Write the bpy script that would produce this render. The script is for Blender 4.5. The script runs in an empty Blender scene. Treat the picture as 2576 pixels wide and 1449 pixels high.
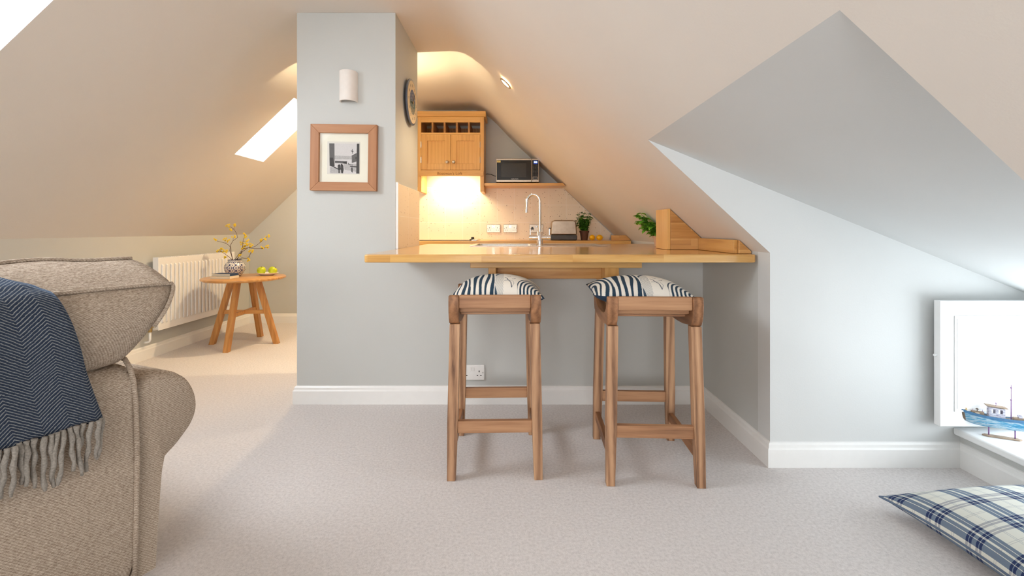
import bpy, bmesh, math, random
from mathutils import Vector, Matrix
random.seed(7)
S = bpy.context.scene
COL = S.collection
PI = math.pi
H = 1.04            # camera height
ZR = lambda zr: zr + H

# ------------------------------------------------------------------ mesh helpers
def NB():
    return bmesh.new()

def bx(bm, x0, x1, y0, y1, z0, z1, M=None):
    vs = [bm.verts.new(Vector(p)) for p in
          [(x0,y0,z0),(x1,y0,z0),(x1,y1,z0),(x0,y1,z0),(x0,y0,z1),(x1,y0,z1),(x1,y1,z1),(x0,y1,z1)]]
    for f in [(0,3,2,1),(4,5,6,7),(0,1,5,4),(1,2,6,5),(2,3,7,6),(3,0,4,7)]:
        bm.faces.new([vs[i] for i in f])
    if M:
        for v in vs: v.co = M @ v.co
    return vs

def face(bm, pts):
    return bm.faces.new([bm.verts.new(Vector(p)) for p in pts])

def prism(bm, pts, axis, a0, a1, M=None):
    """closed outline pts (2D) extruded along axis between a0 and a1"""
    def mk(p, a):
        if axis == 'x': q = (a, p[0], p[1])
        elif axis == 'y': q = (p[0], a, p[1])
        else: q = (p[0], p[1], a)
        q = Vector(q)
        return M @ q if M else q
    A = [bm.verts.new(mk(p, a0)) for p in pts]
    B = [bm.verts.new(mk(p, a1)) for p in pts]
    n = len(pts)
    bm.faces.new(A); bm.faces.new(B[::-1])
    for i in range(n):
        bm.faces.new([A[i], B[i], B[(i+1) % n], A[(i+1) % n]])

def tube(bm, pts, r, n=8, cap=True):
    pts = [Vector(p) for p in pts]
    rs = r if isinstance(r, (list, tuple)) else [r]*len(pts)
    rings = []
    up = None
    for i, p in enumerate(pts):
        t = (pts[min(i+1, len(pts)-1)] - pts[max(i-1, 0)]).normalized()
        if up is None:
            up = t.cross(Vector((0,0,1)))
            if up.length < 0.1: up = t.cross(Vector((1,0,0)))
            up.normalize()
        else:
            up = (up - t*up.dot(t))
            up.normalize()
        w = t.cross(up)
        rings.append([bm.verts.new(p + (up*math.cos(2*PI*k/n) + w*math.sin(2*PI*k/n))*rs[i]) for k in range(n)])
    for a, b in zip(rings, rings[1:]):
        for k in range(n):
            bm.faces.new([a[k], a[(k+1) % n], b[(k+1) % n], b[k]])
    if cap:
        bm.faces.new(rings[0][::-1]); bm.faces.new(rings[-1])

def lathe(bm, prof, n=32, c=(0,0,0), M=None, close=False):
    rings = []
    c = Vector(c)
    for r, z in prof:
        if r < 1e-5:
            p = Vector((0,0,z)); p = (M @ p if M else p) + c
            rings.append([bm.verts.new(p)])
        else:
            ring = []
            for k in range(n):
                p = Vector((r*math.cos(2*PI*k/n), r*math.sin(2*PI*k/n), z))
                ring.append(bm.verts.new((M @ p if M else p) + c))
            rings.append(ring)
    for a, b in zip(rings, rings[1:]):
        for k in range(n):
            k2 = (k+1) % n
            if len(a) == 1 and len(b) == 1: continue
            if len(a) == 1: bm.faces.new([a[0], b[k2], b[k]])
            elif len(b) == 1: bm.faces.new([a[k], a[k2], b[0]])
            else: bm.faces.new([a[k], a[k2], b[k2], b[k]])
    if len(rings[0]) > 1 and not close: bm.faces.new(rings[0][::-1])
    if len(rings[-1]) > 1 and not close: bm.faces.new(rings[-1])

def gridm(bm, fn, nu, nv, closeu=False, uv=True):
    uvl = bm.loops.layers.uv.verify() if uv else None
    vs = [[bm.verts.new(Vector(fn(i/nu, j/nv))) for j in range(nv+1)] for i in range(nu if closeu else nu+1)]
    for i in range(nu):
        for j in range(nv):
            i2 = (i+1) % len(vs) if closeu else i+1
            f = bm.faces.new([vs[i][j], vs[i2][j], vs[i2][j+1], vs[i][j+1]])
            if uv:
                for l, q in zip(f.loops, [(i,j),(i+1,j),(i+1,j+1),(i,j+1)]):
                    l[uvl].uv = (q[0]/nu, q[1]/nv)
    return vs

def obj(name, bm, mat, parent=None, smooth=False, bevel=0, seg=2, recalc=True, sub=0, loc=None, angle=None, solid=0):
    if recalc: bmesh.ops.recalc_face_normals(bm, faces=bm.faces)
    me = bpy.data.meshes.new(name)
    bm.to_mesh(me); bm.free()
    o = bpy.data.objects.new(name, me)
    COL.objects.link(o)
    mats = mat if isinstance(mat, (list, tuple)) else [mat]
    for m in mats: me.materials.append(getattr(m, "m", m))
    if parent: o.parent = parent
    if loc: o.location = loc
    if smooth:
        for p in me.polygons: p.use_smooth = True
        if angle: me.set_sharp_from_angle(angle=math.radians(angle))
    if solid:
        md = o.modifiers.new('solid', 'SOLIDIFY'); md.thickness = solid; md.offset = 0
    if bevel:
        md = o.modifiers.new('bevel', 'BEVEL'); md.width = bevel; md.segments = seg
        md.limit_method = 'ANGLE'; md.angle_limit = math.radians(40); md.harden_normals = True
        if not smooth:
            for p in me.polygons: p.use_smooth = True
            me.set_sharp_from_angle(angle=math.radians(35))
    if sub:
        md = o.modifiers.new('sub', 'SUBSURF'); md.levels = sub; md.render_levels = sub
    return o

def thing(name, label, cat, loc=(0,0,0), rz=0, group=None, rot=None):
    o = bpy.data.objects.new(name, None); COL.objects.link(o)
    o.empty_display_size = .05
    o.location = loc
    o.rotation_euler = rot if rot else (0, 0, rz)
    o['label'] = label; o['category'] = cat
    if group: o['group'] = group
    return o

def tag(o, label, cat, group=None):
    o['label'] = label; o['category'] = cat
    if group: o['group'] = group
    return o

def struct(name, bm, mat, parent=None, **k):
    o = obj(name, bm, mat, parent, **k)
    if not parent: o['kind'] = 'structure'
    return o

def dup(root, label, loc=None, rz=None, group=None):
    def cp(o, par):
        c = o.copy(); COL.objects.link(c)
        if par: c.parent = par
        for ch in list(o.children): cp(ch, c)
        return c
    r = cp(root, None)
    r['label'] = label
    if loc: r.location = loc
    if rz is not None: r.rotation_euler = (0, 0, rz)
    if group: r['group'] = group
    return r

def text(name, s, size, mat, parent, loc, rot=(PI/2,0,0), depth=.0004, align='CENTER', bold=0.0):
    cu = bpy.data.curves.new(name, 'FONT'); cu.body = s; cu.size = size
    cu.extrude = depth; cu.align_x = align; cu.align_y = 'CENTER'; cu.offset = bold
    t = bpy.data.objects.new(name, cu); COL.objects.link(t)
    dg = bpy.context.evaluated_depsgraph_get()
    me = bpy.data.meshes.new_from_object(t.evaluated_get(dg))
    bpy.data.objects.remove(t)
    me.materials.clear(); me.materials.append(getattr(mat, "m", mat))
    o = bpy.data.objects.new(name, me); COL.objects.link(o)
    if parent: o.parent = parent
    o.location = loc; o.rotation_euler = rot
    return o

def vcol(o, fn):
    """fn(co)->rgb linear colour of the printed or glazed pattern, per point"""
    me = o.data
    at = me.color_attributes.new('pattern', 'FLOAT_COLOR', 'POINT')
    for i, v in enumerate(me.vertices):
        c = fn(v.co, i); at.data[i].color = (c[0], c[1], c[2], 1)

# ------------------------------------------------------------------ material helpers
def lin(r, g=None, b=None):
    if g is None: r, g, b = r
    def f(c):
        c /= 255
        return c/12.92 if c <= .04045 else ((c+.055)/1.055)**2.4
    return (f(r), f(g), f(b), 1)

class MT:
    def __init__(s, name, rough=.5, metal=0, spec=.5, coat=0):
        s.m = bpy.data.materials.new(name); s.m.use_nodes = True
        s.nt = s.m.node_tree; s.b = s.nt.nodes['Principled BSDF']
        s.b.inputs['Roughness'].default_value = rough
        s.b.inputs['Metallic'].default_value = metal
        s.b.inputs['Specular IOR Level'].default_value = spec
        s.b.inputs['Coat Weight'].default_value = coat
        s._tc = None
    def n(s, t, **k):
        nd = s.nt.nodes.new(t)
        for a, v in k.items(): setattr(nd, a, v)
        return nd
    def l(s, a, b): s.nt.links.new(a, b)
    def tc(s, which='Object'):
        if not s._tc: s._tc = s.n('ShaderNodeTexCoord')
        return s._tc.outputs[which]
    def math(s, op, a, b=None, c=None):
        nd = s.n('ShaderNodeMath', operation=op)
        for i, v in enumerate([a, b, c]):
            if v is None: continue
            if isinstance(v, (int, float)): nd.inputs[i].default_value = v
            else: s.l(v, nd.inputs[i])
        return nd.outputs[0]
    def mapping(s, vec, scale=(1,1,1), loc=(0,0,0), rot=(0,0,0)):
        nd = s.n('ShaderNodeMapping')
        s.l(vec, nd.inputs[0])
        nd.inputs['Scale'].default_value = scale; nd.inputs['Location'].default_value = loc
        nd.inputs['Rotation'].default_value = rot
        return nd.outputs[0]
    def noise(s, vec, scale, detail=4, rough=.5, dist=0, out='Fac'):
        nd = s.n('ShaderNodeTexNoise'); s.l(vec, nd.inputs['Vector'])
        nd.inputs['Scale'].default_value = scale; nd.inputs['Detail'].default_value = detail
        nd.inputs['Roughness'].default_value = rough; nd.inputs['Distortion'].default_value = dist
        return nd.outputs[out]
    def ramp(s, fac, stops, interp='LINEAR'):
        nd = s.n('ShaderNodeValToRGB'); nd.color_ramp.interpolation = interp
        cr = nd.color_ramp
        while len(cr.elements) < len(stops): cr.elements.new(.5)
        for e, (p, c) in zip(cr.elements, stops):
            e.position = p; e.color = c if len(c) == 4 else (*c, 1)
        s.l(fac, nd.inputs[0])
        return nd.outputs[0]
    def mix(s, fac, a, b, blend='MIX'):
        nd = s.n('ShaderNodeMix', data_type='RGBA', blend_type=blend)
        for key, v in ((0, fac), (6, a), (7, b)):
            if isinstance(v, (int, float)): nd.inputs[key].default_value = v
            elif isinstance(v, tuple): nd.inputs[key].default_value = v
            else: s.l(v, nd.inputs[key])
        return nd.outputs[2]
    def col(s, v):
        if isinstance(v, tuple): s.b.inputs['Base Color'].default_value = v
        else: s.l(v, s.b.inputs['Base Color'])
        return s
    def rough(s, v): s.l(v, s.b.inputs['Roughness']); return s
    def bump(s, h, strength=.2, dist=.01):
        nd = s.n('ShaderNodeBump'); nd.inputs['Strength'].default_value = strength
        nd.inputs['Distance'].default_value = dist
        s.l(h, nd.inputs['Height']); s.l(nd.outputs[0], s.b.inputs['Normal'])
        return s
    def sep(s, vec):
        nd = s.n('ShaderNodeSeparateXYZ'); s.l(vec, nd.inputs[0]); return nd.outputs
    def comb(s, x, y, z=0):
        nd = s.n('ShaderNodeCombineXYZ')
        for i, v in enumerate((x, y, z)):
            if isinstance(v, (int, float)): nd.inputs[i].default_value = v
            else: s.l(v, nd.inputs[i])
        return nd.outputs[0]

def plain(name, c, rough=.5, metal=0, spec=.5, coat=0, var=.04, nscale=30):
    m = MT(name, rough, metal, spec, coat)
    nz = m.noise(m.tc(), nscale, 3)
    a = tuple(x*(1-var) for x in c[:3]) + (1,); b = tuple(min(1, x*(1+var)) for x in c[:3]) + (1,)
    m.col(m.ramp(nz, [(.3, a), (.7, b)]))
    return m

def paint(name, c, rough=.65):
    m = MT(name, rough, 0, .3)
    g = m.n('ShaderNodeNewGeometry').outputs['Position']
    n1 = m.noise(g, 1.7, 3, .5)
    a = tuple(x*.975 for x in c[:3]) + (1,)
    m.col(m.ramp(n1, [(.35, a), (.65, c)]))
    n2 = m.noise(g, 160, 2); n3 = m.noise(g, 3.5, 2)
    m.bump(m.math('ADD', n2, m.math('MULTIPLY', n3, 6)), .12, .002)
    return m

def wood(name, light, mid, dark, axis='x', rough=.45, coat=.0, stave=None, gs=1.0, contrast=1.0):
    m = MT(name, rough, 0, .4, coat)
    m.b.inputs['Coat Roughness'].default_value = .15
    rnd = m.n('ShaderNodeObjectInfo').outputs['Random']
    base = m.tc()
    vec = m.n('ShaderNodeVectorMath', operation='ADD'); m.l(base, vec.inputs[0])
    m.l(m.comb(m.math('MULTIPLY', rnd, 7.3), m.math('MULTIPLY', rnd, 3.1), m.math('MULTIPLY', rnd, 5.7)), vec.inputs[1])
    v = vec.outputs[0]
    st = None
    if stave:
        xyz = m.sep(base)
        br = m.n('ShaderNodeTexBrick'); br.offset = .37; br.squash = 1
        order = {'xy': (0, 1), 'xz': (0, 2), 'yx': (1, 0), 'yz': (1, 2)}[stave[2]]
        m.l(m.comb(xyz[order[0]], xyz[order[1]], 0), br.inputs['Vector'])
        br.inputs['Color1'].default_value = (0,0,0,1); br.inputs['Color2'].default_value = (1,1,1,1)
        br.inputs['Mortar'].default_value = (.5,.5,.5,1)
        br.inputs['Scale'].default_value = 1; br.inputs['Brick Width'].default_value = stave[0]
        br.inputs['Row Height'].default_value = stave[1]; br.inputs['Mortar Size'].default_value = .0003
        br.inputs['Bias'].default_value = 0
        st = br.outputs['Color']
        v2 = m.n('ShaderNodeVectorMath', operation='MULTIPLY_ADD'); m.l(st, v2.inputs[0])
        v2.inputs[1].default_value = (3.1, 5.3, 2.7); m.l(v, v2.inputs[2]); v = v2.outputs[0]
    sc = {'x': (1.1, 14, 14), 'y': (14, 1.1, 14), 'z': (14, 14, 1.1)}[axis]
    vv = m.mapping(v, tuple(q*gs for q in sc))
    n1 = m.noise(vv, 1.6, 5, .6, .8)
    sc2 = {'x': (6, 120, 120), 'y': (120, 6, 120), 'z': (120, 120, 6)}[axis]
    n2 = m.noise(m.mapping(v, sc2), 1.5, 3, .6)
    w = m.n('ShaderNodeTexWave', wave_type='BANDS')
    w.bands_direction = {'x': 'Y', 'y': 'X', 'z': 'X'}[axis]
    m.l(m.mapping(v, {'x': (.5, 6, 7), 'y': (6, .5, 7), 'z': (6, 7, .5)}[axis]), w.inputs[0])
    w.inputs['Scale'].default_value = 1.5*gs; w.inputs['Distortion'].default_value = 7
    w.inputs['Detail'].default_value = 3; w.inputs['Detail Scale'].default_value = 1.2
    f = m.math('ADD', m.math('MULTIPLY', n1, .55), m.math('MULTIPLY', w.outputs['Fac'], .25))
    f = m.math('ADD', f, m.math('MULTIPLY', n2, .25))
    f = m.math('ADD', m.math('MULTIPLY', m.math('SUBTRACT', f, .5), contrast), .5)
    c = m.ramp(f, [(.22, dark), (.48, mid), (.78, light)])
    if st is not None:
        c = m.mix(m.math('MULTIPLY', m.sep(st)[0], .30), c, m.mix(.5, c, light))
        c = m.mix(.5, c, m.mix(m.sep(st)[0], m.mix(1.0, c, (.82,.76,.68,1), 'MULTIPLY'), c))
    m.col(c); m.bump(n2, .12, .001)
    return m

# ---- colours
M = {}
M['wall'] = paint('grey_wall_paint', lin(200, 202, 199))
M['ceil'] = paint('warm_white_ceiling_paint', lin(227, 221, 213))
M['dorm'] = paint('dormer_paint', lin(214, 216, 215))
M['skirt'] = plain('white_gloss_paint', lin(238, 238, 236), .3, var=.01)
M['white'] = plain('white_satin_paint', lin(242, 243, 243), .3, var=.01)
M['plastic'] = plain('white_plastic', lin(240, 240, 238), .3, var=.01)
M['plaster'] = plain('white_plaster', lin(232, 226, 220), .7, var=.02)
M['black'] = plain('black_plastic', (.012,.012,.013,1), .35, var=.1)
M['gloss'] = plain('black_gloss', (.008,.008,.009,1), .08, var=.05)
M['dglass'] = plain('dark_door_glass', (.03,.029,.027,1), .12, var=.05)
M['steel'] = plain('brushed_steel', (.62,.60,.57,1), .28, 1, var=.08, nscale=120)
M['steelb'] = plain('bronze_tinted_steel', (.42,.34,.26,1), .32, 1, var=.06)
M['chrome'] = plain('chrome', (.82,.82,.83,1), .06, 1, var=.02)
M['grey'] = plain('dark_grey_plastic', (.07,.072,.075,1), .45, var=.1)
M['brass'] = plain('aged_brass', (.45,.33,.14,1), .3, 1)
M['ceramic'] = plain('white_ceramic', lin(240, 236, 228), .2, var=.01)
M['oak'] = wood('golden_oak', lin(238,194,124), lin(222,172,100), lin(192,138,72), 'x', .33, .25, contrast=.75)
M['oakz'] = wood('golden_oak_upright', lin(236,190,118), lin(222,170,98), lin(196,142,76), 'z', .35, .15, contrast=.55)
M['oaky'] = wood('golden_oak_along_depth', lin(222,176,110), lin(206,154,84), lin(170,116,56), 'y', .35, .15, contrast=.8)
M['top'] = wood('oak_stave_worktop', lin(234,192,124), lin(216,166,96), lin(178,124,64), 'x', .16, .5, stave=(.42,.045,'xy'), contrast=.9)
M['shaded_oak'] = wood('shadowed_recess_oak', lin(190,140,82), lin(170,120,66), lin(140,96,50), 'y', .5)  # pigeonhole shade put into the colour: a darker copy of the oak
M['stave'] = wood('oak_stave_block', lin(222,176,112), lin(200,148,84), lin(164,112,58), 'x', .35, .2, stave=(.5,.045,'xz'))
M['aca'] = wood('acacia_rail', lin(194,150,112), lin(167,122,88), lin(120,83,58), 'x', .5, 0, contrast=1.0)
M['acaz'] = wood('acacia_leg', lin(198,158,122), lin(168,127,95), lin(108,76,55), 'z', .5, 0, contrast=1.35)
M['acay'] = wood('acacia_side', lin(176,126,88), lin(140,98,66), lin(98,64,42), 'y', .5, 0, contrast=1.1)
M['tbl'] = wood('table_oak', lin(220,168,104), lin(200,144,82), lin(166,112,58), 'x', .4, .1, contrast=.8)
M['tblz'] = wood('table_oak_leg', lin(210,158,94), lin(192,136,76), lin(160,106,54), 'z', .4, .1, contrast=.8)
M['frame'] = wood('picture_frame_wood', lin(190,140,100), lin(170,118,80), lin(148,98,64), 'x', .45, 0, contrast=.6)
M['framez'] = wood('picture_frame_wood_upright', lin(190,140,100), lin(170,118,80), lin(148,98,64), 'z', .45, 0, contrast=.6)
M['terra'] = plain('pale_terracotta', lin(214,170,136), .8, var=.08)
M['bpot'] = plain('dark_brown_pot', lin(96,62,44), .7, var=.1)
M['soil'] = plain('soil', (.03,.02,.012,1), .9, var=.3, nscale=200)
M['navy'] = plain('navy_cloth', lin(40,66,92), .85, var=.08, nscale=80)
M['bluebook'] = plain('navy_book_cloth', lin(38,66,104), .6, var=.04)
M['cream'] = plain('cream_cloth', lin(232,222,200), .7, var=.04)
M['page'] = plain('paper', lin(240,234,216), .8, var=.04, nscale=300)
M['stem'] = plain('brown_twig', lin(88,58,44), .8, var=.2)
M['blossom'] = plain('yellow_blossom', lin(244,214,60), .6, var=.15, nscale=120)
M['lemon'] = plain('lemon_peel', lin(250,190,12), .4, var=.06, nscale=100)
M['hull_dark'] = plain('worn_brown_hull', lin(112,98,84), .8, var=.35, nscale=60)
M['purple'] = plain('faded_purple_rod', lin(138,96,150), .6, var=.15)
M['driftwood'] = plain('driftwood', lin(158,138,118), .8, var=.2, nscale=60)
M['rope'] = plain('thin_cord', lin(196,180,160), .8, var=.1)

def emis(name, c, s):
    m = MT(name); m.b.inputs['Emission Color'].default_value = c; m.b.inputs['Emission Strength'].default_value = s
    m.col(c); return m
M['led'] = emis('blue_display_digits', (.35,.6,1,1), 6)
M['ledbg'] = emis('blue_display', (.01,.04,.3,1), .6)
M['lamp'] = emis('lamp_glow', (1,.75,.42,1), 22)

# carpet
m = MT('greige_carpet', .95, 0, .1); g = m.tc()
n1 = m.noise(g, 420, 3, .7); n2 = m.noise(g, 90, 4, .6); n3 = m.noise(g, 2.2, 3)
f = m.math('ADD', m.math('MULTIPLY', n1, .5), m.math('MULTIPLY', n2, .5))
c = m.ramp(f, [(.3, lin(192,187,185)), (.52, lin(226,221,219)), (.7, lin(241,237,236))])
c = m.mix(m.math('MULTIPLY', n3, .12), c, lin(198,188,182))
m.col(c); m.bump(f, .7, .006); m.b.inputs['Sheen Weight'].default_value = .15
M['carpet'] = m

# speckled tiles
def tiles(name, order, w, h, ox, oz):
    m = MT(name, .35, 0, .4); xyz = m.sep(m.tc())
    u = m.math('ADD', xyz[order], ox); v = m.math('ADD', xyz[2], oz)
    vec = m.comb(u, v, 0)
    br = m.n('ShaderNodeTexBrick'); br.offset = 0; m.l(vec, br.inputs['Vector'])
    br.inputs['Color1'].default_value = lin(238,228,208); br.inputs['Color2'].default_value = lin(242,232,214)
    br.inputs['Mortar'].default_value = lin(250,246,238)
    br.inputs['Scale'].default_value = 1; br.inputs['Brick Width'].default_value = w
    br.inputs['Row Height'].default_value = h; br.inputs['Mortar Size'].default_value = .0016
    vo = m.n('ShaderNodeTexVoronoi', voronoi_dimensions='3D'); vo.inputs['Scale'].default_value = 50
    wv = m.n('ShaderNodeVectorMath', operation='ADD'); m.l(vec, wv.inputs[0])
    nzv = m.n('ShaderNodeVectorMath', operation='SCALE'); m.l(m.noise(vec, 60, 2, out='Color'), nzv.inputs[0]); nzv.inputs['Scale'].default_value = .02
    m.l(nzv.outputs[0], wv.inputs[1]); m.l(wv.outputs[0], vo.inputs['Vector'])
    big = m.sep(vo.outputs['Color'])
    thr = m.math('MULTIPLY', m.math('GREATER_THAN', big[0], .35), m.math('MULTIPLY', big[1], .22))
    sp = m.math('LESS_THAN', vo.outputs['Distance'], thr)
    c = m.mix(m.math('MULTIPLY', sp, .75), br.outputs['Color'], lin(120,92,64))
    m.col(c); m.bump(m.math('MULTIPLY', br.outputs['Fac'], -1), .3, .002)
    return m
M['tile'] = tiles('speckled_cream_tile', 0, .187, .187, 3.0, -.934 + .187*5)
M['tiley'] = tiles('speckled_cream_tile_side', 1, .27, .197, -3.02 + .27*14, -.926 + .197*5)

# sofa weave
m = MT('beige_sofa_weave', .9, 0, .15); g = m.tc()
w1 = m.n('ShaderNodeTexWave', wave_type='BANDS', bands_direction='Z'); m.l(g, w1.inputs[0])
w1.inputs['Scale'].default_value = 105; w1.inputs['Distortion'].default_value = 5; w1.inputs['Detail'].default_value = 2; w1.inputs['Detail Scale'].default_value = 1.5
w2 = m.n('ShaderNodeTexWave', wave_type='BANDS', bands_direction='DIAGONAL'); m.l(g, w2.inputs[0])
w2.inputs['Scale'].default_value = 90; w2.inputs['Distortion'].default_value = 1.6
nz = m.noise(m.mapping(g, (1,1,2.6)), 130, 4, .7); nb = m.noise(g, 320, 2)
f = m.math('ADD', m.math('MULTIPLY', w1.outputs['Fac'], .16), m.math('MULTIPLY', nz, .70))
f = m.math('ADD', f, m.math('MULTIPLY', m.math('MULTIPLY', w2.outputs['Fac'], nb), .22))
m.col(m.ramp(f, [(.28, lin(118,101,86)), (.5, lin(173,157,140)), (.72, lin(212,199,183))]))
m.bump(f, .6, .003); M['sofa'] = m

# herringbone throw (UV in metres)
m = MT('blue_herringbone_wool', .95, 0, .1); uvx = m.sep(m.tc('UV'))
U, V = uvx[0], uvx[1]
nzv = m.noise(m.tc('Object'), 60, 3)
zz = m.math('MULTIPLY', m.math('PINGPONG', U, .050), .85)
s_ = m.math('ADD', V, zz)
s_ = m.math('ADD', s_, m.math('MULTIPLY', nzv, .005))
st = m.math('FRACT', m.math('MULTIPLY', s_, 125))
fz = m.noise(m.tc('Object'), 300, 3, .7)
ln = m.math('GREATER_THAN', m.math('ADD', st, m.math('MULTIPLY', fz, .6)), 1.02)
base = m.mix(fz, lin(22,29,42), lin(58,68,86))
c = m.mix(m.math('MULTIPLY', ln, .6), base, lin(160,162,160))
m.col(c); m.bump(m.math('ADD', fz, st), .5, .002)
m.b.inputs['Sheen Weight'].default_value = .35; m.b.inputs['Sheen Roughness'].default_value = .4
m.b.inputs['Sheen Tint'].default_value = (.45,.65,1,1)
M['throw'] = m
M['tassel'] = plain('grey_wool_fringe', lin(140,134,126), .95, var=.25, nscale=250)

# plaid cushion (UV 0..1)
m = MT('blue_plaid_cotton', .85, 0, .2); uvx = m.sep(m.tc('UV'))
cream = lin(222,222,212)
def plaid_stripe(u, per, segs):
    f = m.math('FRACT', m.math('MULTIPLY', u, per))
    tot = None
    for a, b, w in segs:
        q = m.math('MULTIPLY', m.math('MULTIPLY', m.math('GREATER_THAN', f, a), m.math('LESS_THAN', f, b)), w)
        tot = q if tot is None else m.math('ADD', tot, q)
    return tot
blue = plaid_stripe(uvx[0], 4.0, [(.04,.13,.85),(.145,.235,.85),(.29,.38,.85),(.395,.485,.85),(.72,.735,.35),(.76,.775,.35)])
grey = plaid_stripe(uvx[1], 4.6, [(.04,.10,.6),(.12,.18,.6),(.28,.34,.6),(.36,.42,.6),(.70,.715,.35),(.745,.76,.35)])
c = m.mix(blue, cream, lin(78,104,134))
c = m.mix(grey, c, lin(128,130,146))
both = m.math('MULTIPLY', m.math('GREATER_THAN', blue, .5), m.math('GREATER_THAN', grey, .5))
c = m.mix(m.math('MULTIPLY', both, .9), c, lin(26,46,92))
m.col(c); m.bump(m.noise(m.tc('UV'), 400, 2), .15, .001)
M['plaid'] = m
M['plaidpipe'] = plain('blue_grey_piping', lin(96,112,134), .8, var=.1)

m = MT('printed_pattern', .8, 0, .2)
va = m.n('ShaderNodeVertexColor'); va.layer_name = 'pattern'; m.col(va.outputs[0])
m.bump(m.noise(m.tc(), 500, 2), .08, .001); M['print'] = m
m = MT('glazed_pattern', .15, 0, .5)
va = m.n('ShaderNodeVertexColor'); va.layer_name = 'pattern'; m.col(va.outputs[0]); M['glaze'] = m

# leaves
def leafm(name, a, b, c):
    m = MT(name, .45, 0, .4); n = m.noise(m.tc(), 45, 3)
    m.col(m.ramp(n, [(.3, a), (.5, b), (.7, c)]))
    m.b.inputs['Subsurface Weight'].default_value = .0
    return m
M['leafb'] = leafm('bright_green_leaf', lin(84,146,36), lin(116,178,50), lin(150,204,84))
M['leafd'] = leafm('parsley_green_leaf', lin(50,104,26), lin(84,144,40), lin(126,176,66))
m = MT('green_apple_skin', .3, 0, .5); n = m.noise(m.tc(), 18, 3)
m.col(m.ramp(n, [(.35, lin(176,190,20)), (.6, lin(206,214,44))])); M['apple'] = m
# weathered blue hull
m = MT('weathered_blue_hull', .75, 0, .2); v = m.mapping(m.tc(), (14, 20, 90))
n = m.noise(v, 1.3, 5, .65); n2 = m.noise(m.tc(), 30, 3)
c = m.ramp(n, [(.3, lin(54,120,160)), (.46, lin(92,158,190)), (.54, lin(196,210,214)), (.62, lin(120,168,190)), (.75, lin(150,120,110))])
m.col(m.mix(m.math('MULTIPLY', n2, .3), c, lin(60,140,190))); M['hull'] = m
M['hullband'] = plain('blue_rubbing_band', lin(72,120,160), .7, var=.15, nscale=60)
m = MT('flaking_white_cabin', .8, 0, .2); n = m.noise(m.mapping(m.tc(), (60,60,160)), 1.5, 5, .7)
m.col(m.ramp(n, [(.35, lin(130,120,150)), (.5, lin(196,196,208)), (.62, lin(222,222,228)), (.75, lin(160,130,110))])); M['cabin'] = m

# glass pane
m = bpy.data.materials.new('window_glass'); m.use_nodes = True; nt = m.node_tree; nt.nodes.clear()
o = nt.nodes.new('ShaderNodeOutputMaterial'); t = nt.nodes.new('ShaderNodeBsdfTransparent'); gl = nt.nodes.new('ShaderNodeBsdfGlossy')
gl.inputs['Roughness'].default_value = .02; mx = nt.nodes.new('ShaderNodeMixShader'); mx.inputs[0].default_value = .06
nt.links.new(t.outputs[0], mx.inputs[1]); nt.links.new(gl.outputs[0], mx.inputs[2]); nt.links.new(mx.outputs[0], o.inputs[0])
M['glass'] = m

# ------------------------------------------------------------------ room shell
XL, XR, YN, YF = -2.97, 1.123, -2.6, 5.1
YK = 4.97           # kitchen back wall
PX0, PX1, PY0, PY1 = -1.307, -.717, 2.738, 3.352
CZ = 1.300
def bez(p0, p1, p2, n):
    return [tuple((1-t)**2*a + 2*t*(1-t)*b + t*t*c for a, b, c in zip(p0, p1, p2)) for t in [i/n for i in range(1, n)]]
def Ls(x): return -.053 + (x - XL)*.95
def Rs(x): return .937 - .925*x
prof = [(XL, -.053), (-2.27, Ls(-2.27)), (-1.95, Ls(-1.95)), (-1.79, Ls(-1.79))]
prof += bez((-1.79, Ls(-1.79)), (-1.545, CZ), (-1.25, CZ), 12)
prof += [(-1.25, CZ), (-.9, CZ), (-.52, CZ)]
prof += [(-.47,1.300),(-.42,1.295),(-.37,1.278),(-.32,1.250),(-.26,1.203),(-.2,1.148),(-.13,1.073),(-.05,.990),(.05, Rs(.05)),(.585, Rs(.585)),(XR, Rs(XR))]
# openings in the slopes (near skylight, far skylight, dormer)
SK1 = (-2.27, -1.79, .75, 1.893)
SK2 = (-2.27, -1.79, 3.70, 4.12)
DOR = (.585, XR, .824, 2.014)
ys = sorted({YN, -1.5, -.5, .3, .824, .75, 1.893, 2.014, 2.738, 3.352, 3.70, 4.12, 4.5, YF})
bm = NB()
vg = {}
def gv(i, y):
    if (i, y) not in vg: vg[(i, y)] = bm.verts.new((prof[i][0], y, ZR(prof[i][1])))
    return vg[(i, y)]
for i in range(len(prof)-1):
    xm = (prof[i][0] + prof[i+1][0])/2
    for a, b in zip(ys, ys[1:]):
        ym = (a+b)/2
        if any(x0 < xm < x1 and y0 < ym < y1 for x0, x1, y0, y1 in (SK1, SK2, DOR)): continue
        bm.faces.new([gv(i, a), gv(i+1, a), gv(i+1, b), gv(i, b)])
ceil = obj('ceiling', bm, M['ceil'], smooth=True)
ceil['kind'] = 'structure'

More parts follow.
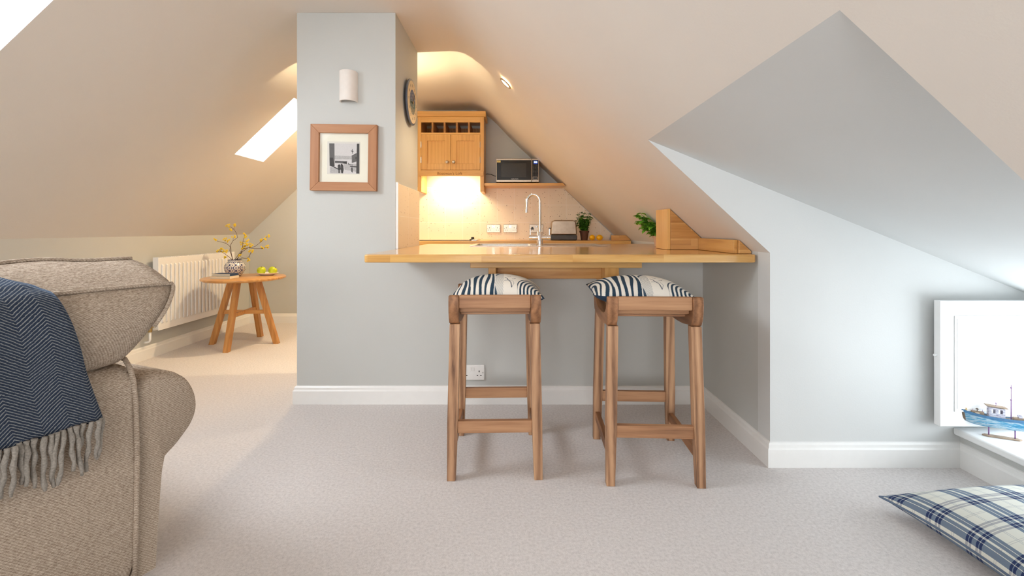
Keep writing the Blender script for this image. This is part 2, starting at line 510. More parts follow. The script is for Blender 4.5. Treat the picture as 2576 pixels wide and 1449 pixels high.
# reveals, frames, panes of the skylights
nrm = Vector((-.95, 0, 1)).normalized()
def skylight(idx, x0, x1, y0, y1, dep=.30, flare=.0):
    P = lambda x, y, d: Vector((x, y, ZR(Ls(x)))) + nrm*d
    root = None
    bm = NB()
    c0 = [P(x0,y0,0), P(x1,y0,0), P(x1,y1,0), P(x0,y1,0)]
    c1 = [P(x0,y0,dep), P(x1,y0,dep), P(x1,y1,dep), P(x0,y1,dep)]
    for k in range(4):
        face(bm, [c0[k], c0[(k+1) % 4], c1[(k+1) % 4], c1[k]])
    root = struct('window_%d' % idx, bm, M['white'])
    bm = NB(); t = .035
    ctr = sum(c1, Vector())/4
    ax = (c1[1]-c1[0]).normalized(); ay = Vector((0,1,0))
    hx = (c1[1]-c1[0]).length/2; hy = (c1[3]-c1[0]).length/2
    R = Matrix((ax, ay, nrm)).transposed().to_4x4(); R.translation = ctr
    bx(bm, -hx, hx, -hy, -hy+t, -.03, .03, R); bx(bm, -hx, hx, hy-t, hy, -.03, .03, R)
    bx(bm, -hx, -hx+t, -hy+t, hy-t, -.03, .03, R); bx(bm, hx-t, hx, -hy+t, hy-t, -.03, .03, R)
    obj('window_frame', bm, M['white'], root)
    bm = NB(); bx(bm, -hx+t, hx-t, -hy+t, hy-t, -.002, .002, R); obj('window_pane', bm, M['glass'], root)
    return ctr, R, hx*2, hy*2
SKY = [skylight(1, *SK1, dep=.22), skylight(2, *SK2, dep=.22)]

# floor
bm = NB(); bx(bm, XL, XR+.85, YN, YF, -.1, 0)
floor = struct('floor', bm, M['carpet'])
# left knee wall, far wall (left), far wall (kitchen)
bm = NB(); bx(bm, XL-.1, XL, YN, YF, 0, ZR(-.053)); struct('wall_left', bm, M['wall'])
def underprofile(xa, xb):
    pts = [(xa, None)]
    def zat(x):
        for p, q in zip(prof, prof[1:]):
            if p[0] <= x <= q[0]: return ZR(p[1] + (q[1]-p[1])*(x-p[0])/(q[0]-p[0]))
    xs = [xa] + [p[0] for p in prof if xa < p[0] < xb] + [xb]
    return [(xa, 0), (xb, 0)] + [(x, zat(x)) for x in reversed(xs)]
bm = NB(); prism(bm, underprofile(XL, -1.25), 'y', YF, YF+.1); struct('wall_far', bm, M['wall'])
bm = NB(); prism(bm, underprofile(-1.25, XR), 'y', YK, YF+.1); struct('wall_kitchen', bm, M['wall'])
# right knee wall: kitchen/alcove part (far) and near part
bm = NB(); bx(bm, XR, XR+.1, 2.114, YF, 0, ZR(Rs(XR))); struct('wall_right', bm, M['wall'])
bm = NB(); bx(bm, XR, XR+.1, YN, .824, 0, ZR(Rs(XR))); struct('wall_right_near', bm, M['wall'])
# near (gable) wall behind the camera; its unseen window is added for fill light
WX0, WX1, WZ0, WZ1 = -2.1, .3, .8, 2.15
bm = NB()
up = underprofile(XL, XR)
y0, y1 = YN-.1, YN
def slab(pts): prism(bm, pts, 'y', y0, y1)
slab([(XL,0),(XR,0),(XR,WZ0-.0),(XL,WZ0)])
top = [p for p in up[2:]]
slab([(XL,WZ0),(WX0,WZ0),(WX0,ZR(Ls(WX0))),(XL,ZR(-.053))])
slab([(WX1,WZ0),(XR,WZ0),(XR,ZR(Rs(XR))),(WX1,ZR(Rs(WX1)))])
zl, zr = ZR(Ls(WX0)), ZR(Rs(WX1))
wz1 = min(zl, zr, WZ1)
slab([(WX0, wz1-.02), (WX1, wz1-.02)] + [p for p in top if WX0 < p[0] < WX1 and p[1] > wz1])
struct('wall_near', bm, M['wall'])
bm = NB(); t = .05
bx(bm, WX0, WX1, YN-.09, YN-.03, WZ0, WZ0+t); bx(bm, WX0, WX1, YN-.09, YN-.03, wz1-.02-t, wz1-.02)
for x in (WX0, WX0+.78, WX0+1.57, WX1-t): bx(bm, x, x+t, YN-.09, YN-.03, WZ0+t, wz1-.02-t)
wn = struct('window_4', bm, M['white'])  # added window, gives the fill light an opening
bm = NB(); bx(bm, WX0+t, WX1-t, YN-.064, YN-.06, WZ0+t, wz1-.02-t); obj('window_pane', bm, M['glass'], wn)

# chimney-like pillar and counter wall (same front plane)
bm = NB(); bx(bm, PX0, PX1, PY0, PY1, 0, ZR(CZ)-.001); struct('wall_pillar', bm, M['wall'])
bm = NB(); bx(bm, PX1, XR, PY0, PY0+.1, 0, .886); struct('wall_counter', bm, M['wall'])

# dormer: cheeks, sloping ceiling, low wall, sill, window
DX1 = 2.30
Dz = lambda x: .396 - .406*(x-.585)
bm = NB(); prism(bm, [(XR,0),(1.96,0),(1.96,.14),(DX1+.1,.14),(DX1+.1,ZR(Dz(DX1+.1))),(.585,ZR(.396)),(XR,ZR(Rs(XR)))], 'y', 2.014, 2.114)
struct('wall_dormer_far', bm, M['dorm'])
bm = NB(); prism(bm, [(XR,0),(1.96,0),(1.96,.14),(DX1+.1,.14),(DX1+.1,ZR(Dz(DX1+.1))),(.585,ZR(.396)),(XR,ZR(Rs(XR)))], 'y', .724, .824)
struct('wall_dormer_near', bm, M['dorm'])
bm = NB(); prism(bm, [(.585,ZR(.396)),(DX1+.1,ZR(Dz(DX1+.1))),(DX1+.1,ZR(Dz(DX1+.1))+.08),(.62,ZR(.396)+.08)], 'y', .724, 2.114)
struct('ceiling_dormer', bm, M['dorm'])
bm = NB(); bx(bm, 1.96, 2.06, .824, 2.014, 0, .14); struct('wall_dormer_low', bm, M['wall'])
bm = NB(); bx(bm, 1.925, DX1, .826, 2.012, .141, .172); sill = struct('window_sill', bm, M['white'], bevel=.008, seg=3)
sill.name = 'trim_1'
zt = ZR(Dz(DX1))
bm = NB(); t = .045
Y0, Y1 = .824, 2.014
for (a,b,c,d) in ((Y0,Y1,.172,.172+t),(Y0,Y1,zt-.06-t,zt-.0),(Y0,Y0+t,.172,zt-.01),(Y1-t,Y1,.172,zt-.01),((Y0+Y1)/2-.03,(Y0+Y1)/2+.03,.172,zt-.05)):
    bx(bm, DX1, DX1+.06, a, b, c, d)
wn = struct('window_3', bm, M['white'])
bm = NB(); bx(bm, DX1+.03, DX1+.034, Y0+t, Y1-t, .172+t, zt-.1); obj('window_pane', bm, M['glass'], wn)

# skirting boards: profiled (ogee-like top)
SP = [(0,0),(.018,0),(.018,.078),(.013,.086),(.011,.098),(.006,.105),(0,.107)]
def skirt(name, p0, p1, nrm, m0=0, m1=0):
    """board from p0 to p1, nrm = direction into the room; m0/m1 mitre extension"""
    p0 = Vector((*p0, 0)); p1 = Vector((*p1, 0)); n = Vector((*nrm, 0)); d = (p1-p0).normalized()
    bm = NB()
    A = [bm.verts.new(p0 + n*o - d*(o*m0) + Vector((0,0,z))) for o, z in SP]
    B = [bm.verts.new(p1 + n*o + d*(o*m1) + Vector((0,0,z))) for o, z in SP]
    bm.faces.new(A); bm.faces.new(B[::-1])
    for i in range(len(SP)): bm.faces.new([A[i], B[i], B[(i+1) % len(SP)], A[(i+1) % len(SP)]])
    return struct(name, bm, M['skirt'])
skirt('baseboard_left', (XL, YN), (XL, YF), (1,0), 0, -1)
skirt('baseboard_far', (XL, YF), (-1.25, YF), (0,-1), -1, 0)
skirt('baseboard_front', (PX0, PY0), (XR, PY0), (0,-1), 1, -1)
skirt('baseboard_pillar_side', (PX0, PY0), (PX0, PY1), (-1,0), 1, 1)
skirt('baseboard_alcove', (XR, 2.014), (XR, PY0), (-1,0), 1, -1)
skirt('baseboard_dormer', (XR, 2.014), (1.96, 2.014), (0,-1), 1, -1)
skirt('baseboard_dormer_low', (1.96, .824), (1.96, 2.014), (-1,0), 0, -1)

# tiles
bm = NB(); ZT = .934
prism(bm, [(-1.25,ZT),(1.02,ZT),(1.02+.02,ZR(-.04)),(.535,ZR(Rs(.535))-.004),(.535,1.50),(-1.25,1.50)], 'y', YK-.012, YK)
struct('trim_2', bm, M['tile'])
bm = NB(); bx(bm, PX1, PX1+.012, PY0+.03, PY1+.012, .926, ZR(.28)); struct('trim_3', bm, M['tiley'])
bm = NB(); bx(bm, PX1, PX1+.013, PY0+.004, PY0+.03, .926, ZR(.285)); struct('trim_4', bm, M['white'])

# ------------------------------------------------------------------ kitchen
# peninsula worktop with an opening for the sink
WT, WB = .926, .888
bm = NB()
X0, X1w = PX1+.014, XR-.002
SX0, SX1, SY0, SY1 = -.30, .62, 3.13, 3.60
WYF = 2.105
R_ = .03
fp = [(X0-.005+R_, WYF), (XR-.03-.0, WYF), (XR-.008, WYF+.01), (XR-.004, WYF+.03), (XR-.004, SY0), (X0, SY0), (X0, PY0+.0), (PX1-.0+.012, PY0), (PX1+.012-.0, WYF+R_)]
fp = [(PX1+R_+.01, WYF), (XR-.03, WYF), (XR-.012, WYF+.008), (XR-.004, WYF+.03), (XR-.004, SY0), (X0+.001, SY0), (X0+.001, WYF+R_), (PX1+.02, WYF+.008)]
prism(bm, fp, 'z', WB, WT)
bx(bm, X0+.001, SX0, SY0, SY1, WB, WT); bx(bm, SX1, XR-.004, SY0, SY1, WB, WT)
bx(bm, X0+.001, XR-.004, SY1, 3.70, WB, WT)
bmesh.ops.remove_doubles(bm, verts=bm.verts, dist=.0002)
wt = thing('worktop', 'long polished oak stave breakfast bar worktop between the pillar and the sloping wall', 'worktop', (0,0,0))
obj('worktop_slab', bm, M['top'], wt, bevel=.006, seg=3)
# support frame below it
bm = NB(); bx(bm, -.232, .655, 2.36, PY0-.002, WB-.045, WB-.002); obj('support_board', bm, M['oak'], wt, bevel=.003)
bm = NB(); bx(bm, -.10, .475, 2.52, 2.56, WB-.118, WB-.047); obj('support_rail', bm, M['stave'], wt, bevel=.002)
for x in (-.142, .475):
    bm = NB(); bx(bm, x, x+(.04 if x < 0 else .075), 2.42, PY0-.002, WB-.118 - (0 if x < 0 else .02), WB-.047); obj('support_bracket', bm, M['oakz'], wt, bevel=.003)
# upstands
bm = NB()
def slz(x): return ZR(Rs(x)) - .004
prism(bm, [(.884,WT+.001),(1.118,WT+.001),(1.118,slz(1.118)),(.884,slz(.884))], 'y', 2.60, 2.80)
obj('boxed_upstand', bm, M['stave'], wt, bevel=.003)
bm = NB(); bx(bm, .862, .8835, 2.598, 2.80, WT+.001, slz(.884)+.004); obj('boxed_upstand_side', bm, M['oakz'], wt, bevel=.003)
bm = NB(); bx(bm, 1.04, 1.06, 2.18, 2.598, WT+.001, slz(1.06)); obj('upstand', bm, M['oaky'], wt, bevel=.002)
bm = NB(); prism(bm, [(1.061,WT+.001),(1.119,WT+.001),(1.119,slz(1.119)),(1.061,slz(1.061))], 'y', 2.165, 2.20); obj('upstand_end', bm, M['stave'], wt, bevel=.002)

# back worktop
bw = thing('worktop', 'oak back worktop under the speckled tiles carrying toaster and lemons', 'worktop', (0,0,0))
bm = NB(); bx(bm, -1.60, XR-.03, 4.31, YK-.002, .896, .934)
obj('worktop_slab', bm, M['oak'], bw, bevel=.004)
bm = NB(); prism(bm, [(.925,.935),(1.118,.935),(1.118,slz(1.118)),(1.066,slz(1.066)),(.93, slz(1.066)),(.925,slz(1.066)-.003)], 'y', 4.40, 4.42)
obj('upstand_end', bm, M['stave'], bw, bevel=.002)
# base unit below the back worktop and the one under the sink
bc = thing('base_cabinet', 'oak base cabinet under the back worktop in the kitchen', 'cabinet', (0,0,0))
bm = NB(); bx(bm, -1.0, XR-.05, 4.36, YK-.01, .1, .894); obj('carcass', bm, M['oakz'], bc)
bm = NB(); bx(bm, -1.0, XR-.05, 4.42, YK-.01, 0, .099); obj('plinth', bm, M['oak'], bc)
for k in range(4):
    a = -.98 + k*.505
    bm = NB(); bx(bm, a, a+.49, 4.335, 4.358, .12, .87); d = obj('door', bm, M['oakz'], bc, bevel=.003)
    bm = NB(); lathe(bm, [(0,0),(.008,0),(.008,.014),(.016,.02),(.014,.03),(0,.033)], 16, (a+.45,4.334,.8), Matrix.Rotation(PI/2,4,'X')); obj('knob', bm, M['steel'], d, smooth=True)

# wall cabinet
CY = 4.65
wc = thing('wall_cabinet', 'oak wall cabinet with five pigeonholes above two panelled doors', 'cabinet', (0,0,0))
cx0, cx1 = -.992, -.318
q = lambda y: H + (578-y)*CY/1150     # heights on the front plane
ztop, zpig1, zpig0, zdoor1, zdoor0, zrail1, zrail0, zleg = q(294), q(307.7), q(333.5), q(339), q(427), q(431.5), q(443), q(482)
xs = lambda u: (u-1296)*CY/1150
bm = NB(); prism(bm, [(cx0,zleg),(xs(1059.5),zleg),(xs(1059.5),ztop),(cx0,ztop)], 'y', CY+.0, YK-.013)
obj('side_panel', bm, M['oakz'], wc, bevel=.002)
bm = NB(); bx(bm, xs(1208), cx1, CY, YK-.013, zleg, ztop); obj('side_panel', bm, M['oakz'], wc, bevel=.002)
L, Rr = xs(1059.5), xs(1208)
for z0_, z1_ in ((zpig1, ztop), (zdoor1+.002, zpig0), (zrail1, zdoor0-.003)):
    bm = NB(); bx(bm, L, Rr, CY, CY+.02, z0_, z1_); obj('face_rail', bm, M['oak'], wc, bevel=.0015)
bm = NB(); bx(bm, L, Rr, CY+.021, YK-.014, ztop-.02, ztop); bx(bm, L, Rr, CY+.021, YK-.014, zpig0-.018, zpig0-.002)
bx(bm, L, Rr, CY+.021, YK-.014, zrail1, zrail1+.018); bx(bm, L, Rr, YK-.03, YK-.015, zrail1+.02, zpig0-.02)
obj('shelf_boards', bm, M['oak'], wc)
bm = NB()
pw = (Rr-L-4*.019)/5
for k in range(4):
    a = L + pw*(k+1) + .019*k
    bx(bm, a, a+.019, CY+.001, YK-.04, zpig0-.001, zpig1+.001)
obj('pigeonhole_dividers', bm, M['shaded_oak'], wc)
bm = NB(); bx(bm, L, Rr, YK-.038, YK-.03, zpig0, zpig1); obj('back_panel', bm, M['shaded_oak'], wc)
cr = [(CY,ztop+.001),(CY-.008,ztop+.004),(CY-.022,ztop+.03),(CY-.03,ztop+.052),(YK-.02,ztop+.052),(YK-.02,ztop+.001)]
bm = NB(); prism(bm, cr, 'x', cx0-.012, cx1+.02); obj('crown_moulding', bm, M['oak'], wc, bevel=.003)
mid = (L+Rr)/2
for s in (0, 1):
    a, b = (L+.002, mid-.0015) if s == 0 else (mid+.0015, Rr-.002)
    w = .058
    bm = NB(); yy0, yy1 = CY-.001, CY+.02
    bx(bm, a, a+w, yy0, yy1, zdoor0, zdoor1); bx(bm, b-w, b, yy0, yy1, zdoor0, zdoor1)
    bx(bm, a+w, b-w, yy0, yy1, zdoor1-.062, zdoor1); bx(bm, a+w, b-w, yy0, yy1, zdoor0, zdoor0+.062)
    d = obj('door', bm, M['oakz'], wc, bevel=.0015)
    bm = NB(); bx(bm, a+w-.002, b-w+.002, yy0+.01, yy1-.001, zdoor0+.06, zdoor1-.06); obj('door_panel', bm, M['oakz'], d)
    kx = mid + (-.026 if s == 0 else .026)*1.3
    bm = NB(); lathe(bm, [(0,0),(.006,0),(.005,.01),(.014,.016),(.0175,.024),(.014,.033),(0,.036)], 20, (kx, yy0, zdoor0+.075), Matrix.Rotation(PI/2,4,'X'))
    obj('knob', bm, M['steel'], d, smooth=True)
    hx = a-.002 if s == 0 else b+.002
    for hz in (zdoor1-.10, zdoor0+.10):
        bm = NB(); tube(bm, [(hx, yy0-.002, hz-.03), (hx, yy0-.002, hz+.03)], .0035, 8); obj('hinge', bm, M['steel'], d, smooth=True, angle=40)
bm = NB(); bx(bm, cx0+.012, cx1-.004, CY-.022, CY-.001, zrail0, zrail1); pel = obj('pelmet', bm, M['oak'], wc, bevel=.003)
M['engrave'] = plain('engraved_lettering', lin(134,92,42), .7, var=.1)
text('engraved_word', "Boatman's", .042, M['engrave'], pel, (xs(1122), CY-.0225, (zrail0+zrail1)/2), depth=.0003)
text('engraved_word', 'Loft', .042, M['engrave'], pel, (xs(1155), CY-.0225, (zrail0+zrail1)/2), depth=.0003)
# under-cabinet light bar
bm = NB(); bx(bm, -.82, -.48, 4.78, 4.81, zrail1-.012, zrail1-.002); obj('light_strip', bm, M['lamp'], wc)

# shelf with microwave
q2 = lambda y: H + (578-y)*.00405
sz1, sz0 = ZR(.478), ZR(.450)
bm = NB(); prism(bm, [(cx1+.003,sz0),(.512,sz0),(.498-.012,sz1),(cx1+.003,sz1)][::-1], 'y', 4.66, YK-.001)
tag(obj('shelf', bm, M['oak'], None, bevel=.002), 'thin oak shelf beside the wall cabinet under the microwave', 'shelf')
mw = thing('microwave', 'silver and black microwave with blue clock display on the oak shelf', 'microwave', (.0, 4.68, sz1+.0))
mx0, mx1 = -.195, .245
mz0, mz1 = .008, .252
bm = NB(); bx(bm, mx0, mx1, .012, .27, mz0, mz1); obj('body', bm, M['steelb'], mw, bevel=.006, seg=3)
dv = .168
bm = NB(); bx(bm, mx0, dv, -.006, .011, mz0, mz1); dr = obj('door', bm, M['steelb'], mw, bevel=.005, seg=3)
bm = NB(); bx(bm, mx0+.006, dv-.004, -.008, -.0055, mz0+.022, mz1-.018); dg = obj('door_glass', bm, M['gloss'], dr, bevel=.001)
bm = NB(); bx(bm, mx0+.052, dv-.056, -.0095, -.0078, mz0+.052, mz1-.05); obj('door_window', bm, M['dglass'], dr)
bm = NB(); bx(bm, mx0+.008, mx0+.046, -.0105, -.0078, mz1-.042, mz1-.022); obj('energy_sticker', bm, plain('sticker', lin(206,190,120), .6, var=.3, nscale=90), dr)
text('maker_lettering', 'morphy richards', .011, M['plastic'], dr, (-.005, -.0082, mz0+.034))
bm = NB(); bx(bm, dv+.002, mx1, -.006, .011, mz0, mz1); cp = obj('control_panel', bm, M['steelb'], mw, bevel=.005, seg=3)
bm = NB(); bx(bm, dv+.006, mx1-.008, -.008, -.0055, mz0+.022, mz1-.018); obj('panel_glass', bm, M['gloss'], cp)
bm = NB(); bx(bm, dv+.02, mx1-.016, -.009, -.0075, mz1-.058, mz1-.024); obj('display', bm, M['ledbg'], cp)
text('display_digits', '0:00', .019, M['led'], cp, ((dv+mx1)/2+.002, -.0092, mz1-.04), bold=.0006)
bm = NB()
for r in range(8):
    for k in range(3): bx(bm, dv+.016+k*.018, dv+.026+k*.018, -.0088, -.0078, mz1-.08-r*.014, mz1-.076-r*.014)
obj('buttons', bm, M['grey'], cp)
bm = NB(); bx(bm, dv+.012, mx1-.014, -.010, -.0078, mz0+.028, mz0+.056); obj('open_button', bm, M['steelb'], cp, bevel=.001)
bm = NB(); bx(bm, dv+.015, mx1-.017, -.0112, -.010, mz0+.031, mz0+.053); obj('button_face', bm, M['black'], cp)
for fx in (mx0+.04, mx1-.04):
    for fy in (.03, .24):
        bm = NB(); lathe(bm, [(.012,0),(.012,.009)], 12, (fx, fy, 0)); obj('foot', bm, M['black'], mw)
bm = NB(); tube(bm, [(mx0+.02,.2,.10),(mx0-.02,.2,.095),(mx0-.06,.19,.112),(mx0-.10,.19,.118),(mx0-.118,.2,.116)], .0035, 8); obj('power_cord', bm, M['black'], mw, smooth=True)

# sockets
def socket(name, label, cat, loc, mat, sw, plug=False, group=None):
    t = thing(name, label, cat, loc, 0, group)
    w, h = .148, .090
    bm = NB(); bx(bm, -w/2, w/2, -.009, 0, -h/2, h/2); obj('faceplate', bm, mat, t, bevel=.004, seg=3)
    for x in (-.0075, .0075):
        bm = NB(); bx(bm, x-.0055, x+.0055, -.013, -.0088, .010, .032, Matrix.Identity(4)); obj('rocker_switch', bm, sw, t, bevel=.0015)
    for x in (-.042, .042):
        bm = NB()
        bx(bm, x-.003, x+.003, -.0095, -.0085, .002, .012)
        bx(bm, x-.014, x-.007, -.0095, -.0085, -.020, -.014); bx(bm, x+.007, x+.014, -.0095, -.0085, -.020, -.014)
        obj('pin_holes', bm, M['black'], t)
    for x in (-.064, .064):
        bm = NB(); lathe(bm, [(0,0),(.004,0),(.0035,.0015),(0,.002)], 12, (x,-.0088,0), Matrix.Rotation(PI/2,4,'X')); obj('screw', bm, M['steel'] if not plug and mat is M['plastic'] else M['chrome'], t, smooth=True)
    if plug:
        bm = NB(); prism(bm, [(-.058,-.012),(-.030,-.012),(-.030,.004),(-.037,.016),(-.051,.016),(-.058,.004)], 'y', -.034, -.0092); obj('plug', bm, M['black'], t, bevel=.003)
    return t
kb = YK - .0125
socket('wall_socket', 'white plastic double socket low on the grey wall behind the left stool', 'socket', ((1188-1296)/420, PY0-.0005, ZR(-(936-578)/420)), M['plastic'], M['plastic'])
for u, lab, pl in ((1241.5, 'brushed metal double socket on the tiles nearest the wall cabinet', False), (1283.5, 'brushed metal double socket on the tiles, middle one of three', False), (1349, 'brushed metal double socket behind the tap with a black plug in it', True)):
    socket('wall_socket', lab, 'socket', ((u-1296)*kb/1150, kb, ZR((578-574.8)*kb/1150)), M['steelb'], M['chrome'], pl, 'metal double sockets on the tiled wall')

# sink and tap
sk = thing('sink', 'stainless steel sink with drainer set into the breakfast bar worktop', 'sink', (0,0,WT))
bm = NB()
rim = .022
def rect_ring(bm, x0,x1,y0,y1,w,z0,z1):
    bx(bm,x0,x1,y0,y0+w,z0,z1); bx(bm,x0,x1,y1-w,y1,z0,z1); bx(bm,x0,x0+w,y0+w,y1-w,z0,z1); bx(bm,x1-w,x1,y0+w,y1-w,z0,z1)
rect_ring(bm, SX0-.012, SX1+.012, SY0-.012, SY1+.012, .03, .0005, .005)
obj('rim', bm, M['steel'], sk, bevel=.002, seg=3)
bm = NB()
bx0, bx1 = SX0+.018, SX0+.42
gridm(bm, lambda u, v: (bx0 + (bx1-bx0)*u, SY0+.018+(SY1-SY0-.036)*v, .002 - .15*min(1, 8*min(u,1-u), 8*min(v,1-v))**.5), 24, 24, uv=False)
obj('bowl', bm, M['steel'], sk, smooth=True)
bm = NB()
gridm(bm, lambda u, v: (bx1 + (SX1-.018-bx1)*u, SY0+.018+(SY1-SY0-.036)*v, .002 - .012*min(1, 8*min(u,1-u), 8*min(v,1-v)) + .003*math.sin(v*14*PI)*(1 if .1 < u < .9 and .1 < v < .9 else 0)), 30, 84, uv=False)
obj('drainer', bm, M['steel'], sk, smooth=True)
bm = NB(); lathe(bm, [(0,0),(.035,0),(.04,.004),(.03,.004),(0,.002)], 24, (bx0+.2, (SY0+SY1)/2, -.147)); obj('waste', bm, M['chrome'], sk, smooth=True)

TY = 3.165
tp = thing('tap', 'tall chrome swan-neck mixer tap standing at the sink', 'tap', ((1358-1296)*TY/1150, TY, WT+.0052))
kk = TY/1150
bm = NB(); lathe(bm, [(0,0),(.027,0),(.027,.006),(.021,.012),(.020,.09),(.015,.096),(0,.097)], 28); obj('body', bm, M['chrome'], tp, smooth=True, angle=40)
bm = NB()
pts = [(0,0,.09),(0,0,.22)]
hgt = (619-492)*kk
rad = .045
for k in range(0, 19):
    a = PI*k/18
    pts.append((-rad+rad*math.cos(a), 0, hgt-rad-.004+rad*1.15*math.sin(a)))
pts.append((-2*rad-.002, 0, hgt-rad-.04)); pts.append((-2*rad-.004, 0, hgt-.115))
tube(bm, pts, .0105, 16); obj('spout', bm, M['chrome'], tp, smooth=True, angle=60)
bm = NB(); tube(bm, [(-2*rad-.004,0,hgt-.10),(-2*rad-.0045,0,hgt-.122)], .012, 16); obj('aerator', bm, M['chrome'], tp, smooth=True, angle=40)
bm = NB(); tube(bm, [(-.074,0,.055),(-.03,0,.055),(.03,0,.055),(.074,0,.055)], [.0155,.0165,.0165,.0155], 20); obj('crossbar', bm, M['chrome'], tp, smooth=True, angle=40)
for s in (-1, 1):
    bm = NB(); tube(bm, [(s*.052,0,.055),(s*.074,0,.055)], .019, 20); hd = obj('handle', bm, M['chrome'], tp, smooth=True, angle=40)
    bm = NB(); tube(bm, [(s*.066,0,.07),(s*.067,0,.115)], .0035, 10); obj('lever', bm, M['chrome'], hd, smooth=True, angle=40)

# hob
hb = thing('hob', 'thin dark glass hob on the back worktop below the cabinet', 'hob', (-.72,4.62,.934))
bm = NB(); bx(bm, -.30, .30, -.25, .25, .0, .006); obj('glass_plate', bm, M['gloss'], hb, bevel=.002)
bm = NB(); bx(bm, .302, .352, -.25, .25, .001, .010); obj('steel_edge', bm, M['steel'], hb, bevel=.003)
bm = NB(); lathe(bm, [(0,.0),(.032,0),(.032,.004),(.016,.009),(.015,.024),(.013,.027),(0,.027)], 20, (.29,.0,.006)); obj('knob', bm, M['black'], hb, smooth=True, angle=40)

# toaster
ZB = .934
ts = thing('toaster', 'copper tinted steel toaster with dark grey base on back worktop', 'toaster', (.485,4.62,ZB+.001), .0)
def superbox(bm, w, d, h, rc, z0=0):
    pr = []
    n = 8
    for cx, cz, a0 in ((w/2-rc, h-rc, 0), (-w/2+rc, h-rc, PI/2)):
        for k in range(n+1):
            a = a0 + PI/2*k/n
            pr.append((cx+rc*math.cos(a), z0+cz+rc*math.sin(a)))
    pr = [(w/2+.008, z0)] + pr + [(-w/2-.008, z0)]
    prism(bm, pr, 'y', -d/2, d/2)
bm = NB(); superbox(bm, .245, .16, .145, .035, .055); obj('body', bm, M['steelb'], ts, bevel=.012, seg=4)
bm = NB(); bx(bm, -.132, .132, -.085, .085, 0, .0545); obj('base', bm, M['grey'], ts, bevel=.014, seg=4)
bm = NB(); bx(bm, -.09, .09, -.05, -.02, .195, .2015); bx(bm, -.09, .09, .02, .05, .195, .2015); obj('slots', bm, M['black'], ts)
bm = NB(); bx(bm, -.146, -.126, -.015, .015, .11, .125); obj('lever', bm, M['grey'], ts, bevel=.003)

# potted herbs
def leaf(bm, p, d, up, L_, W_, n=5):
    d = d.normalized(); s = d.cross(up)
    if s.length < .05: s = d.cross(Vector((1,0,0)))
    s.normalize(); u = s.cross(d)
    l = []; r = []; c = []
    for k in range(n+1):
        t = k/n
        w = W_*math.sin(PI*min(1, t*.93+.07))**.75*(1-.25*t)/2
        b = p + d*L_*t - u*(L_*.3*t*t)
        c.append(bm.verts.new(b - u*.0)); l.append(bm.verts.new(b + s*w + u*w*.35)); r.append(bm.verts.new(b - s*w + u*w*.35))
    for k in range(n):
        bm.faces.new([l[k], l[k+1], c[k+1], c[k]]); bm.faces.new([c[k], c[k+1], r[k+1], r[k]])
def herb(name, label, loc, rp, hp, hs, spread, nst, ls, pm, lm, seed, bias=(0,0), lean=.0, rlim=None, nrep=2):
    rd = random.Random(seed)
    t = thing(name, label, 'plant', loc)
    bm = NB(); lathe(bm, [(0,0),(rp*.72,0),(rp*.95,hp*.80),(rp*1.06,hp*.80),(rp*1.08,hp),(rp*.95,hp),(rp*.92,hp*.86),(0,hp*.86)], 28); obj('pot', bm, pm, t, smooth=True, angle=35)
    bm = NB(); lathe(bm, [(0,hp*.88),(rp*.90,hp*.88),(rp*.5,hp*.92),(0,hp*.93)], 20); obj('soil', bm, M['soil'], t)
    bs = NB(); bl = NB()
    for k in range(nst):
        a = rd.uniform(0, 2*PI); r0 = rd.uniform(0, rp*.6)
        top = hs*rd.uniform(.55, 1)
        pts = []
        ox, oy = spread*rd.uniform(.2,1)*math.cos(a)+bias[0], spread*rd.uniform(.2,1)*math.sin(a)+bias[1]
        for j in range(6):
            q_ = j/5
            pts.append(Vector((r0*math.cos(a)*.6+ox*q_*q_, r0*math.sin(a)*.6+oy*q_*q_, hp*.88+(top-hp*.88)*q_)))
        tube(bs, pts, [.0018]*5+[.001], 6)
        for j in range(1, 6):
            for s in (0, 1):
                for rep in range(nrep):
                    az = rd.uniform(0, 2*PI)
                    d = Vector((math.cos(az), math.sin(az)*.8, rd.uniform(-.2,.7)))
                    sc = ls*rd.uniform(.7,1.2)*(1.0 if j < 5 else .7)
                    pp = pts[j] + Vector((rd.uniform(-.006,.006),)*3)
                    wx = loc[0]+pp.x+d.normalized().x*sc; wz = loc[2]+pp.z+max(0,d.normalized().z)*sc
                    if wz + .02 > ZR(Rs(wx+.01)) or (rlim and wx-loc[0] > rlim): continue
                    leaf(bl, pp, d, Vector((0,0,1)), sc, sc*.82)
    obj('stems', bs, lm, t, smooth=True); obj('leaves', bl, lm, t, smooth=True, recalc=False)
    return t
herb('potted_herb', 'broad-leaved mint plant in a pale terracotta pot behind the boxed oak upstand', (.985, 3.12, WT+.001), .042, .072, .225, .055, 16, .048, M['terra'], M['leafb'], 3, (-.085, 0), rlim=.05, nrep=5)
herb('potted_herb', 'small bushy parsley plant in a dark brown pot beside the toaster', (.700, 4.63, ZB+.001), .046, .095, .28, .10, 20, .036, M['bpot'], M['leafd'], 5, nrep=3)

